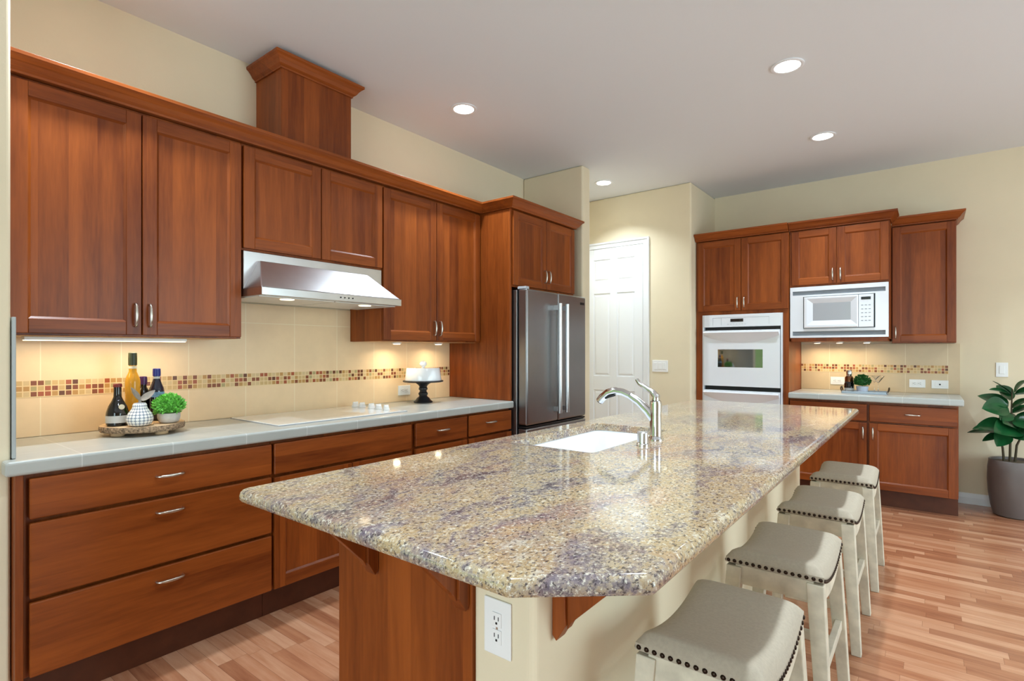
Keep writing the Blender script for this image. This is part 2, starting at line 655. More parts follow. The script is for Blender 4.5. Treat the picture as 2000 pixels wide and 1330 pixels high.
def crown(path, z0, prof=CROWN, side=1, k=1.0, skew=0.0):
    """mitred moulding swept along a plan polyline; outward is to the right of travel when side=1"""
    P2 = [Vector(p) for p in path]
    nrm = []
    for i in range(len(P2) - 1):
        d = (P2[i + 1] - P2[i]).normalized()
        nrm.append(Vector((d.y, -d.x)) * side)
    rs = []
    for i, p in enumerate(P2):
        if i == 0:
            mv = nrm[0]
        elif i == len(P2) - 1:
            mv = nrm[-1]
        else:
            a, c = nrm[i - 1], nrm[i]
            mv = (a + c) / (1 + a.dot(c))
        sk_ = skew if i == 0 else 0.0          # coped end that meets a neighbour's return
        rs.append([(p.x + mv.x * o * k + sk_ * max(o, 0.0), p.y + mv.y * o * k, z0 + z * k) for o, z in prof])
    return MB().rings(rs)


# ---------------------------------------------------------------- room shell
XW, YW, ZC = -3.08, 5.93, 2.93          # cabinet wall, far wall, ceiling
XR, YN, XL = 4.0, -2.6, -5.6            # right wall, wall behind the camera, far left


def wall(name, boxes, bevel=0.0, mat=PAINT, seg=4):
    mb = MB()
    for bx in boxes:
        mb.box(*bx)
    return struct(mb.build(name, mat, None, bevel=bevel, seg=seg))


wall('floor', [(XL - 0.15, XR + 0.15, YN - 0.15, YW + 0.15, -0.1, 0)], mat=FLOORM)
wall('ceiling', [(XL - 0.15, XR + 0.15, YN - 0.15, YW + 0.15, ZC, ZC + 0.1)], mat=CEIL)
wall('wall_left', [(XW - 0.15, XW, 0.402, 5.199, 0, ZC)])
wall('wall_left_end', [(XW - 0.15, -2.50, 0.22, 0.402, 0, ZC)], 0.012)
wall('wall_fridge_return', [(XW, -2.425, 4.134, 4.268, 0, ZC)], 0.018)
wall('wall_corridor', [(XW - 0.15, -1.838, 5.20, YW + 0.15, 0, ZC)], 0.018)
wall('wall_right', [(-1.838, XR + 0.15, YW, YW + 0.15, 0, ZC)])
# walls with window openings behind and right of the viewpoint
wall('wall_near', [(XL - 0.15, -4.3, YN - 0.15, YN, 0, ZC), (-2.5, -1.5, YN - 0.15, YN, 0, ZC), (1.5, XR + 0.15, YN - 0.15, YN, 0, ZC),
                   (-4.3, -2.5, YN - 0.15, YN, 2.35, ZC), (-4.3, -2.5, YN - 0.15, YN, 0, 0.3), (-1.5, 1.5, YN - 0.15, YN, 2.35, ZC), (-1.5, 1.5, YN - 0.15, YN, 0, 0.08)])
wall('wall_window_side', [(XR, XR + 0.15, YN, 1.3, 0, ZC), (XR, XR + 0.15, 4.7, YW, 0, ZC), (XR, XR + 0.15, 1.3, 4.7, 2.35, ZC), (XR, XR + 0.15, 1.3, 4.7, 0, 0.2)])
wall('wall_far_left', [(XL - 0.15, XL, YN, 5.2, 0, ZC), (XL, XW - 0.15, 5.05, 5.2, 0, ZC)])


def window(n, a0, a1, z0, z1, where):
    mb = MB()
    fw = 0.06
    def bx(s0, s1, q0, q1):
        if where == 'near':
            mb.box(s0, s1, YN - 0.10, YN - 0.03, q0, q1)
        else:
            mb.box(XR + 0.03, XR + 0.10, s0, s1, q0, q1)
    bx(a0, a0 + fw, z0, z1)
    bx(a1 - fw, a1, z0, z1)
    bx(a0, a1, z0, z0 + fw)
    bx(a0, a1, z1 - fw, z1)
    mid = (a0 + a1) / 2
    bx(mid - 0.03, mid + 0.03, z0, z1)
    o = struct(mb.build('window_%d' % n, WHITE))
    g = MB()
    if where == 'near':
        g.box(a0 + fw, a1 - fw, YN - 0.067, YN - 0.063, z0 + fw, z1 - fw)
    else:
        g.box(XR + 0.063, XR + 0.067, a0 + fw, a1 - fw, z0 + fw, z1 - fw)
    g.build('pane', PANE, o)


window(1, -4.3, -2.5, 0.3, 2.35, 'near')
window(2, -1.5, 1.5, 0.08, 2.35, 'near')
window(3, 1.3, 4.7, 0.2, 2.35, 'side')

# baseboards
BBP = [(0, 0), (0.016, 0), (0.016, 0.055), (0.010, 0.075), (0.006, 0.086), (0, 0.09)]


def baseboard(name, path, side):
    return struct(crown(path, 0.0, BBP, side).build(name, WHITE))


baseboard('baseboard_right', [(0.172, YW - 0.0005), (XR - 0.0005, YW - 0.0005)], 1)
baseboard('baseboard_corridor', [(-2.262, 5.1995), (-1.86, 5.1995)], 1)

# interior six panel door with casing
D0, D1, DZ = -3.08, -2.332, 2.385
dr = MB()
for y0, y1, q0, q1 in ((5.184, 5.1995, 0.004, 0.0475), (5.176, 5.1995, 0.048, 0.066)):
    dr.box(D1 + q0, D1 + q1, y0, y1, 0, DZ + q1)
    dr.box(D0 + 0.001, D1 + q0 - 0.0003, y0, y1, DZ + q0, DZ + q1)
door1 = struct(dr.build('door_1', WHITE))
lf = MB()
leaf_y = 5.187
lf.box(D0 + 0.001, D1, leaf_y + 0.006, 5.1992, 0.008, DZ)


def frame_strip(x0, x1, z0, z1):
    lf.box(x0, x1, leaf_y, leaf_y + 0.007, z0, z1)


pc = [(-2.905, -2.705), (-2.625, -2.425)]
prow = [(2.265, 2.03), (1.90, 1.015), (0.86, 0.25)]
frame_strip(D0 + 0.001, pc[0][0], 0.008, DZ)
frame_strip(pc[0][1], pc[1][0], 0.008, DZ)
frame_strip(pc[1][1], D1, 0.008, DZ)
zz = [DZ] + [v for p in prow for v in p] + [0.008]
for i in range(0, len(zz), 2):
    for a, c in pc:
        frame_strip(a, c, zz[i + 1], zz[i])
for a, c in pc:
    for hi, lo in prow:
        e = 0.028
        lf.hexa([(a + e * .5, leaf_y + 0.0065, lo + e * .5), (c - e * .5, leaf_y + 0.0065, lo + e * .5), (c - e * .5, leaf_y + 0.0065, hi - e * .5), (a + e * .5, leaf_y + 0.0065, hi - e * .5)],
                [(a + e, leaf_y + 0.0015, lo + e), (c - e, leaf_y + 0.0015, lo + e), (c - e, leaf_y + 0.0015, hi - e), (a + e, leaf_y + 0.0015, hi - e)])
lf.build('door_leaf', WHITE, door1, bevel=0.003)

# ---------------------------------------------------------------- left run: wall cabinets
UPN = 'cherry wall cabinets over the long counter'
LU = Fr('L', -2.75)
DU = 0.329
t1 = thing('wall_cabinet', 'tall cherry two-door wall cabinet above the bottles, left of the range hood', 'cabinet', (-2.9, 0.86, 1.348))
carcass(LU, t1, 0.404, 1.302, DU, 1.348, 2.338, under=True)
door(LU, t1, 0.432, 0.863, 1.357, 2.324, 0.838, 1.443)
door(LU, t1, 0.868, 1.296, 1.357, 2.324, 0.893, 1.443)
t2 = thing('wall_cabinet', 'short cherry two-door wall cabinet directly above the steel range hood', 'cabinet', (-2.9, 1.745, 1.80))
carcass(LU, t2, 1.304, 2.181, DU, 1.798, 2.338)
door(LU, t2, 1.309, 1.744, 1.808, 2.324)
door(LU, t2, 1.749, 2.177, 1.808, 2.324)
t3 = thing('wall_cabinet', 'tall cherry two-door wall cabinet above the white cake dome', 'cabinet', (-2.9, 2.65, 1.348))
carcass(LU, t3, 2.183, 3.121, DU, 1.348, 2.338, under=True)
door(LU, t3, 2.188, 2.648, 1.357, 2.324, 2.623, 1.443)
door(LU, t3, 2.653, 3.112, 1.357, 2.324, 2.678, 1.443)

# fridge surround: side panel + bridge cabinet
FU = Fr('L', -2.452)
tf = thing('fridge_cabinet', 'cherry two-door cabinet over the refrigerator, with full height side panel', 'cabinet', (-2.7, 3.57, 1.76))
carcass(FU, tf, 3.146, 4.022, 0.62, 1.762, 2.338)
door(FU, tf, 3.150, 3.573, 1.775, 2.326, 3.547, 1.874)
door(FU, tf, 3.578, 4.008, 1.775, 2.326, 3.604, 1.874)
sp = MB()
sp.box(-3.078, -2.450, 3.124, 3.145, 0.916, 2.338)
sp.build('side_panel', WZ, tf, bevel=0.0015)
rp = MB()
rp.box(-3.078, -2.475, 4.024, 4.044, 0.001, 2.338)
rp.build('side_panel', WZ, tf, bevel=0.0015)

cm = crown([(-2.749 + 0.02, 0.4035), (-2.729, 3.1225), (-2.431, 3.1225), (-2.431, 4.024), (-3.075, 4.024)], 2.3395)
o = cm.build('crown_moulding', WY, None, bevel=0.001)
tag(o, 'cherry crown moulding along the tops of the left wall cabinets', 'moulding')

# duct cover box above the hood cabinet
tc = thing('duct_cover', 'boxy cherry vent duct cover rising to the ceiling above the range hood', 'duct cover', (-2.94, 1.77, 2.34))
mb = MB()
mb.box(-3.078, -2.80, 1.546, 1.994, 2.3405, 2.90)
mb.build('body', WZ, tc, bevel=0.002)
mb = MB()
crown([(-3.078, 1.5455), (-2.7995, 1.5455), (-2.7995, 1.9945), (-3.078, 1.9945)], 2.834, k=1.02).build('crown', WY, tc, bevel=0.001)

# ---------------------------------------------------------------- left run: backsplash, counter, base cabinets
bs = MB()
bs.box(-3.079, -3.070, 0.404, 3.122, 0.9155, 1.3465)
bs.box(-3.079, -3.070, 1.305, 2.180, 1.3465, 1.556)
bso = bs.build('tile_backsplash', TILE_L)
tag(bso, 'beige tile backsplash with mosaic band behind the long left counter', 'backsplash')
mm = MB()
mm.box(-3.0705, -3.0685, 0.404, 3.122, 1.085, 1.157)
mm.build('mosaic_band', MOS_L, bso)

ct = MB()
ct.prism([(-3.069, 0.4035, 0.8635), (-2.499, 0.4035, 0.8635), (-2.499, 0.376, 0.8635), (-2.43, 0.376, 0.8635), (-2.43, 3.149, 0.8635), (-3.069, 3.149, 0.8635)], (0, 0, 0.051))
cto = ct.build('tile_countertop', CT_L, None, bevel=0.010, seg=3)
tag(cto, 'long grey tiled countertop along the left wall under the cooktop', 'countertop')
ss = MB()
ss.box(-3.068, -2.495, 0.4035, 0.4145, 0.9155, 1.405)
struct(ss.build('trim_1', SIDEG, bevel=0.002))

BL = Fr('L', -2.470)
DB = 0.608


def base_body(fr, parent, s0, s1, depth, toe=0.085, stile=0.0):
    mb = MB()
    fr.box(mb, s0, s1, -depth, -0.012, 0.150, 0.8625)
    if stile:
        fr.box(mb, s0, s0 + stile, -0.012, 0.018, 0.150, 0.8625)
    mb.build('body', [WZ], parent, bevel=0.0015)
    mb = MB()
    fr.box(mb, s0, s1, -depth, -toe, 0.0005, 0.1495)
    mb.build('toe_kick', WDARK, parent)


b1 = thing('base_cabinet', 'cherry base cabinet with three wide drawers, left end of the run', 'cabinet', (-2.75, 0.87, 0))
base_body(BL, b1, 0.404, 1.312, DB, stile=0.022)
drawer(BL, b1, 0.442, 1.306, 0.704, 0.846, 0.874, 0.783)
drawer(BL, b1, 0.442, 1.306, 0.428, 0.690, 0.874, 0.638)
drawer(BL, b1, 0.442, 1.306, 0.156, 0.414, 0.874, 0.360)
b2 = thing('base_cabinet', 'cherry base cabinet under the cooktop with plain panel over two doors', 'cabinet', (-2.75, 1.75, 0))
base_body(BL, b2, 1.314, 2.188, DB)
drawer(BL, b2, 1.319, 2.172, 0.700, 0.847)
door(BL, b2, 1.319, 1.752, 0.156, 0.686)
door(BL, b2, 1.757, 2.172, 0.156, 0.686)
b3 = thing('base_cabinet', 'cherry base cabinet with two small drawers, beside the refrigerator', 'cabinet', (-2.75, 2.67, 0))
base_body(BL, b3, 2.190, 3.149, DB)
drawer(BL, b3, 2.206, 2.662, 0.706, 0.848, 2.432, 0.785)
drawer(BL, b3, 2.682, 3.143, 0.706, 0.848, 2.905, 0.785)
door(BL, b3, 2.206, 2.662, 0.156, 0.692)
door(BL, b3, 2.682, 3.143, 0.156, 0.692)

# ---------------------------------------------------------------- range hood
hd = thing('range_hood', 'stainless steel under-cabinet range hood with sloped front', 'range hood', (-2.85, 1.745, 1.56))
mb = MB()
mb.box(-3.068, -2.74, 1.310, 2.178, 1.600, 1.796)
mb.build('body', STEEL, hd, bevel=0.003)
mb = MB()
mb.hexa([(-2.739, 1.312, 1.600), (-2.562, 1.312, 1.600), (-2.562, 2.180, 1.600), (-2.739, 2.180, 1.600)],
        [(-2.739, 1.385, 1.750), (-2.715, 1.385, 1.750), (-2.715, 2.050, 1.750), (-2.739, 2.050, 1.750)])
mb.build('sloped_front', STEEL, hd, bevel=0.004)
mb = MB()
mb.box(-3.0, -2.555, 1.310, 2.182, 1.560, 1.599)
mb.build('lip', STEEL, hd, bevel=0.002)
mb = MB()
mb.box(-2.98, -2.60, 1.32, 1.74, 1.556, 1.5595)
mb.box(-2.98, -2.60, 1.75, 2.17, 1.556, 1.5595)
mb.build('filter', FILT, hd)
for yy in (1.50, 1.99):
    mb = MB()
    mb.lathe([(0.034, 1.553), (0.036, 1.5557)], (-2.66, yy, 0), 20)
    mb.build('lamp', LENSW, hd)
for i in range(4):
    mb = MB()
    mb.lathe([(0.004, 0), (0.004, 0.003)], (-2.5545, 1.752 + i * 0.026, 1.58), 12, axis='X')
    mb.build('button', BLACK, hd)

# ---------------------------------------------------------------- cooktop
ck = thing('cooktop', 'white glass cooktop set into the tiled counter below the hood', 'cooktop', (-2.77, 1.78, 0.915))
mb = MB()
mb.box(-3.03, -2.535, 1.385, 2.205, 0.9152, 0.921)
mb.build('glass_top', CGLASS, ck, bevel=0.002)
mb = MB()
mb.box(-3.034, -2.531, 1.381, 2.209, 0.9149, 0.9175)
mb.build('trim_rim', KEYS, ck)
for kx in (-2.965, -2.895, -2.80, -2.73, -2.655):
    mb = MB()
    r = 0.021 if kx > -2.7 else 0.024
    mb.lathe([(r, 0.9215), (r * 1.02, 0.926), (r * 0.85, 0.934), (r * 0.78, 0.944), (r * 0.6, 0.947)], (kx, 2.145, 0), 20)
    mb.box(kx - 0.004, kx + 0.004, 2.145 - r * 0.75, 2.145 + r * 0.75, 0.944, 0.953)
    mb.build('knob', PLASTIC, ck, smooth=40)

# ---------------------------------------------------------------- refrigerator
fg = thing('refrigerator', 'dark stainless french door refrigerator with two long bar handles', 'refrigerator', (-2.7, 3.6, 0))
mb = MB()
mb.box(-3.05, -2.415, 3.162, 4.018, 0.02, 1.738)
mb.build('body', DSTEEL, fg, bevel=0.004)
FX = -2.325
seam = 3.582
for y0, y1, hy in ((3.166, seam - 0.003, 3.528), (seam + 0.003, 4.016, 3.632)):
    mb = MB()
    mb.box(-2.408, FX, y0, y1, 0.735, 1.742)
    d = mb.build('door', DSTEEL, fg, bevel=0.014, seg=4, smooth=40)
    hb = MB()
    hx = FX + 0.055
    hb.tube([(hx, hy, 0.80), (hx, hy, 1.655)], 0.0165, 16)
    hb.box(FX + 0.0005, hx, hy - 0.012, hy + 0.012, 0.815, 0.85)
    hb.box(FX + 0.0005, hx, hy - 0.012, hy + 0.012, 1.605, 1.64)
    hb.build('handle', STEEL, d, smooth=40)
mb = MB()
mb.box(-2.408, FX - 0.01, 3.166, 4.016, 0.715, 0.728)
mb.build('gap_gasket', BLACK, fg)
mb = MB()
mb.box(-2.408, FX, 3.166, 4.016, 0.10, 0.712)
mb.build('freezer_drawer', DSTEEL, fg, bevel=0.012, seg=3, smooth=40)
mb = MB()
mb.box(FX + 0.0004, FX + 0.003, 3.925, 3.985, 1.672, 1.692)
mb.build('badge', BADGE, fg)
mb = MB()
mb.box(-2.415, -2.34, 3.17, 3.215, 1.7425, 1.762)
mb.build('hinge_cover', APGREY, fg, bevel=0.003)
for yy in (3.19, 3.99):
    for xx in (-3.0, -2.5):
        mb = MB()
        mb.lathe([(0.02, 0.0005), (0.02, 0.02)], (xx, yy, 0), 12)
        mb.build('foot', BLACK, fg)

# ---------------------------------------------------------------- right wall: oven tower
RB = Fr('R', 5.34)
ot = thing('oven_cabinet', 'tall cherry cabinet holding the double oven, two doors on top', 'cabinet', (-1.42, 5.6, 0))
mb = MB()
for x0, x1 in ((-1.834, -1.768), (-1.050, -1.003)):
    mb.box(x0, x1, 5.34, YW - 0.001, 0.0005, 2.355)
mb.box(-1.768, -1.050, 5.34, YW - 0.001, 1.632, 2.355)
mb.box(-1.768, -1.050, 5.34, YW - 0.001, 0.0005, 0.30)
mb.build('body', WZ, ot, bevel=0.0015)
door(RB, ot, -1.812, -1.410, 1.666, 2.345, -1.437, 1.742)
door(RB, ot, -1.404, -1.006, 1.666, 2.345, -1.377, 1.742)
drawer(RB, ot, -1.812, -1.006, 0.115, 0.285)
crown([(-1.8335, 5.319), (-1.0035, 5.319)], 2.3555).build('crown', WX, ot, bevel=0.001)

ov = thing('double_oven', 'white built-in double wall oven with dark window', 'oven', (-1.41, 5.5, 0.30))
O0, O1 = -1.767, -1.051
mb = MB()
mb.box(O0, O1, 5.36, 5.90, 0.302, 1.631)
mb.build('body', BLACK, ov)
for a in (O0, O1 - 0.014):
    mb = MB()
    mb.box(a, a + 0.014, 5.318, 5.359, 0.302, 1.630)
    mb.build('side_trim', APPL, ov, bevel=0.002)
mb = MB()
mb.box(O0 + 0.0145, O1 - 0.0145, 5.312, 5.359, 1.512, 1.630)
cpn = mb.build('control_panel', APPL, ov, bevel=0.004)
mb = MB()
mb.box(-1.50, -1.385, 5.3095, 5.3118, 1.560, 1.588)
mb.build('display', BGLOSS, cpn)
mb = MB()
mb.box(-1.665, -1.160, 5.3102, 5.3118, 1.600, 1.602)
mb.box(-1.665, -1.663, 5.3102, 5.3118, 1.530, 1.600)
mb.box(-1.585, -1.583, 5.3102, 5.3118, 1.530, 1.600)
mb.box(-1.162, -1.160, 5.3102, 5.3118, 1.530, 1.600)
for i in range(7):
    mb.box(-1.53 + i * 0.026, -1.515 + i * 0.026, 5.3102, 5.3118, 1.536, 1.539)
mb.build('key_outlines', APGREY, cpn)


def oven_door(z0, z1, win):
    mb = MB()
    x0, x1 = O0 + 0.018, O1 - 0.018
    if win:
        w0, w1, q0, q1 = -1.618, -1.214, win[0], win[1]
        for bx in ((x0, w0, z0, z1), (w1, x1, z0, z1), (w0, w1, z0, q0), (w0, w1, q1, z1)):
            mb.box(bx[0], bx[1], 5.305, 5.358, bx[2], bx[3])
        d = mb.build('door', APPL, ov)
        g = MB()
        g.box(w0, w1, 5.309, 5.325, q0, q1)
        g.build('window', OVGL, d)
    else:
        mb.box(x0, x1, 5.305, 5.358, z0, z1)
        d = mb.build('door', APPL, ov, bevel=0.006)
    # full width grip with scooped underside
    h = MB()
    rs = []
    N = 24
    for i in range(N + 1):
        u = -1 + 2 * i / N
        x = (x0 + x1) / 2 + u * (x1 - x0) / 2 * 0.985
        lowz = z1 - 0.03 - 0.075 * max(0.0, 1 - u * u) ** 0.75 * 0.35
        rs.append([(x, 5.3045, z1 - 0.004), (x, 5.274, z1 - 0.010), (x, 5.266, z1 - 0.022), (x, 5.272, z1 - 0.034), (x, 5.290, lowz - 0.012), (x, 5.3045, lowz - 0.02 - 0.045 * max(0, 1 - u * u))])
    h.rings(rs)
    h.build('handle', APPL, d, smooth=35)
    return d


oven_door(0.948, 1.480, (1.128, 1.298))
oven_door(0.345, 0.908, (0.52, 0.69))

# ---------------------------------------------------------------- right wall: microwave cabinet
MU = Fr('R', 5.36)
mc = thing('microwave_cabinet', 'cherry cabinet with two doors above the built-in white microwave', 'cabinet', (-0.63, 5.6, 1.38))
mb = MB()
mb.box(-1.001, -0.262, 5.36, YW - 0.001, 1.852, 2.355)
mb.box(-1.001, -0.988, 5.36, YW - 0.001, 1.388, 1.852)
mb.box(-0.275, -0.262, 5.36, YW - 0.001, 1.388, 1.852)
mb.box(-0.988, -0.275, 5.36, YW - 0.001, 1.368, 1.400)
mb.build('body', [WZ, WPALE], mc, bevel=0.0015)
door(MU, mc, -0.982, -0.636, 1.866, 2.345, -0.662, 1.946)
door(MU, mc, -0.630, -0.268, 1.866, 2.345, -0.604, 1.946)
crown([(-1.0005, 5.339), (-0.261, 5.339), (-0.261, 5.535)], 2.3555).build('crown', WX, mc, bevel=0.001)

mw = thing('microwave', 'white built-in microwave with louvred trim frame', 'microwave', (-0.63, 5.6, 1.40))
mb = MB()
mb.box(-0.986, -0.277, 5.362, 5.85, 1.4005, 1.8515)
mb.build('body', APGREY, mw)
mb = MB()
X0, X1, Z0, Z1 = -0.992, -0.268, 1.4005, 1.848
mb.box(X0, X1, 5.338, 5.3595, 1.812, Z1)
mb.box(X0, X1, 5.338, 5.3595, Z0, 1.418)
mb.box(X0, X1, 5.338, 5.3595, 1.456, 1.478)
mb.box(X0, X1, 5.338, 5.3595, 1.762, 1.776)
mb.box(X0, -0.888, 5.338, 5.3595, 1.478, 1.762)
mb.box(-0.358, X1, 5.338, 5.3595, 1.478, 1.762)
for za, zb in ((1.418, 1.456), (1.776, 1.812)):
    mb.box(X0, X0 + 0.02, 5.338, 5.3595, za, zb)
    mb.box(X1 - 0.02, X1, 5.338, 5.3595, za, zb)
fr_ = mb.build('trim_frame', APPL, mw)
for z0, z1 in ((1.418, 1.456), (1.776, 1.812)):
    mb = MB()
    k = 4
    for i in range(k):
        a = z0 + (z1 - z0) * (i + 0.15) / k
        c = z0 + (z1 - z0) * (i + 0.80) / k
        mb.hexa([(X0 + 0.02, 5.352, a), (X1 - 0.02, 5.352, a), (X1 - 0.02, 5.356, a), (X0 + 0.02, 5.356, a)],
                [(X0 + 0.02, 5.342, c), (X1 - 0.02, 5.342, c), (X1 - 0.02, 5.346, c), (X0 + 0.02, 5.346, c)])
    mb.build('louvre', APGREY, fr_)
mb = MB()
a0, a1, q0, q1 = -0.880, -0.475, 1.484, 1.756
w0, w1, v0, v1 = -0.812, -0.530, 1.548, 1.700
yf = 5.318
rs = []
outer = [(a0, q0), (a1, q0), (a1, q1), (a0, q1)]
mid_ = [(w0 - 0.045, v0 - 0.04), (w1 + 0.045, v0 - 0.04), (w1 + 0.045, v1 + 0.04), (w0 - 0.045, v1 + 0.04)]
inner = [(w0, v0), (w1, v0), (w1, v1), (w0, v1)]
rings_ = [[(x, 5.3595, z) for x, z in outer], [(x, yf + 0.006, z) for x, z in outer], [(x, yf, z) for x, z in [(a0 + .008, q0 + .008), (a1 - .008, q0 + .008), (a1 - .008, q1 - .008), (a0 + .008, q1 - .008)]],
          [(x, yf, z) for x, z in mid_], [(x, yf + 0.016, z) for x, z in inner]]
mb.rings(rings_, 0, False, False)
mdoor = mb.build('door', APPL, mw)
mb = MB()
mb.box(w0, w1, yf + 0.016, yf + 0.020, v0, v1)
mb.build('window', plain('microwave_window', (168, 170, 174), 0.2, coat=0.3), mdoor)
mb = MB()
mb.box(-0.473, -0.368, 5.320, 5.3595, 1.484, 1.756)
cp = mb.build('control_panel', APPL, mw, bevel=0.003)
mb = MB()
mb.box(-0.455, -0.388, 5.3178, 5.3198, 1.712, 1.735)
mb.build('display', BGLOSS, cp)
for r in range(5):
    for q in range(3):
        mb = MB()
        mb.box(-0.455 + q * 0.026, -0.440 + q * 0.026, 5.3184, 5.3198, 1.535 + r * 0.032, 1.541 + r * 0.032)
        mb.build('key', KEYS, cp)
for a, c in ((-0.365, -0.3585), (-0.888, -0.882)):
    mb = MB()
    mb.box(a, c, 5.345, 5.3595, 1.484, 1.760)
    mb.build('shadow_gap', BLACK, mw)

# narrow wall cabinet at the right end
NU = Fr('R', 5.62)
nc = thing('wall_cabinet', 'narrow single-door cherry wall cabinet right of the microwave', 'cabinet', (-0.05, 5.78, 1.348))
carcass(NU, nc, -0.260, 0.166, YW - 0.001 - 5.62, 1.350, 2.340)
door(NU, nc, -0.255, 0.162, 1.358, 2.332, -0.232, 1.440)
crown([(-0.2598, 5.599), (0.167, 5.599), (0.167, YW - 0.001)], 2.3405).build('crown', WX, nc, bevel=0.001)

# right base cabinet, counter, backsplash
rb = thing('base_cabinet', 'cherry base cabinet with two drawers over two doors, far right wall', 'cabinet', (-0.4, 5.6, 0))
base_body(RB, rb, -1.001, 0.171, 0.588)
drawer(RB, rb, -0.992, -0.416, 0.702, 0.842, -0.70, 0.774)
drawer(RB, rb, -0.398, 0.166, 0.702, 0.842, -0.110, 0.774)
door(RB, rb, -0.992, -0.416, 0.150, 0.688, -0.441, 0.604)
door(RB, rb, -0.398, 0.166, 0.150, 0.688, -0.373, 0.604)
mb = MB()
mb.box(-1.000, 0.202, 5.288, YW - 0.012, 0.8635, 0.9145)
o = mb.build('tile_countertop', CT_R, None, bevel=0.010, seg=3)
tag(o, 'short grey tiled countertop on the far wall right of the ovens', 'countertop')
mb = MB()
mb.box(-1.001, 0.198, YW - 0.010, YW - 0.001, 0.9155, 1.3465)
bo = mb.build('tile_backsplash', TILE_R)
tag(bo, 'beige tile backsplash with mosaic band below the microwave', 'backsplash')
mb = MB()
mb.box(-1.001, 0.122, YW - 0.0125, YW - 0.0105, 1.085, 1.157)
mb.build('mosaic_band', MOS_R, bo)

# ---------------------------------------------------------------- outlets and switches
def plate(name, label, cat, c, sw, sh, facing, kind, group=None):
    """c = centre on the wall; facing '+X' or '-Y'; sw/sh plate width and height"""
    t = thing(name, label, cat, c, group)

    def bx(mb, s0, s1, n0, n1, z0, z1):
        if facing == '+X':
            mb.box(c[0] + n0, c[0] + n1, c[1] + s0, c[1] + s1, c[2] + z0, c[2] + z1)
        else:
            mb.box(c[0] + s0, c[0] + s1, c[1] - n1, c[1] - n0, c[2] + z0, c[2] + z1)
    mb = MB()
    bx(mb, -sw / 2, sw / 2, 0.0005, 0.006, -sh / 2, sh / 2)
    mb.build('cover_plate', PLASTIC, t, bevel=0.003, seg=3)
    horiz = sw > sh
    if kind == 'duplex':
        for k in (-1, 1):
            d = 0.0195 * k
            mb = MB()
            if horiz:
                bx(mb, d - 0.0165, d + 0.0165, 0.006, 0.0085, -0.0135, 0.0135)
            else:
                bx(mb, -0.0135, 0.0135, 0.006, 0.0085, d - 0.0165, d + 0.0165)
            s = mb.build('socket', PLASTIC, t, bevel=0.006, seg=4)
            mb = MB()
            if horiz:
                bx(mb, d - 0.001, d + 0.007, 0.0086, 0.0092, 0.005, 0.007)
                bx(mb, d - 0.001, d + 0.007, 0.0086, 0.0092, -0.007, -0.005)
                bx(mb, d - 0.010, d - 0.006, 0.0086, 0.0092, -0.0025, 0.0025)
            else:
                bx(mb, -0.0068, -0.0048, 0.0086, 0.0092, d - 0.001, d + 0.008)
                bx(mb, 0.0048, 0.0068, 0.0086, 0.0092, d - 0.001, d + 0.008)
                bx(mb, -0.0025, 0.0025, 0.0086, 0.0092, d - 0.010, d - 0.005)
            mb.build('slots', BLACK, s)
        mb = MB()
        bx(mb, -0.0025, 0.0025, 0.006, 0.0072, -0.0025, 0.0025)
        mb.build('screw', NICKEL, t)
    elif kind.startswith('gang'):
        n = int(kind[4:])
        for i in range(n):
            d = (i - (n - 1) / 2) * 0.046
            mb = MB()
            bx(mb, d - 0.0165, d + 0.0165, 0.006, 0.0095, -0.033, 0.033)
            mb.build('rocker', PLASTIC, t, bevel=0.002)
    elif kind == 'jack':
        mb = MB()
        bx(mb, -0.033, 0.033, 0.006, 0.0085, -0.0165, 0.0165)
        s = mb.build('insert', PLASTIC, t, bevel=0.002)
        mb = MB()
        bx(mb, -0.006, 0.006, 0.0085, 0.0092, -0.006, 0.006)
        mb.build('jack', BLACK, s)
    return t


YT = YW - 0.010
plate('power_outlet', 'white horizontal outlet on left backsplash beside the black cake stand', 'outlet', (-3.070, 2.645, 0.995), 0.115, 0.072, '+X', 'duplex')
plate('power_outlet', 'white horizontal outlet on right backsplash left of the dark canister', 'outlet', (-0.695, YT, 1.002), 0.115, 0.072, '-Y', 'duplex')
plate('power_outlet', 'white horizontal outlet on right backsplash, between the martini glasses and the jack plate', 'outlet', (-0.091, YT, 0.998), 0.115, 0.072, '-Y', 'duplex')
plate('wall_jack_plate', 'white horizontal jack plate near the right end of the far backsplash', 'wall plate', (0.065, YT, 0.995), 0.115, 0.072, '-Y', 'jack')
plate('light_switch', 'single white light switch on the far wall above the rubber plant', 'switch', (0.462, YW, 1.13), 0.075, 0.118, '-Y', 'gang1')
plate('light_switch', 'white triple light switch on the wall beside the six panel door', 'switch', (-2.152, 5.20, 1.13), 0.165, 0.118, '-Y', 'gang3')
plate('power_outlet', 'white upright duplex outlet on the end of the island half wall', 'outlet', (-0.790, 0.965, 0.648), 0.080, 0.130, '-Y', 'duplex')

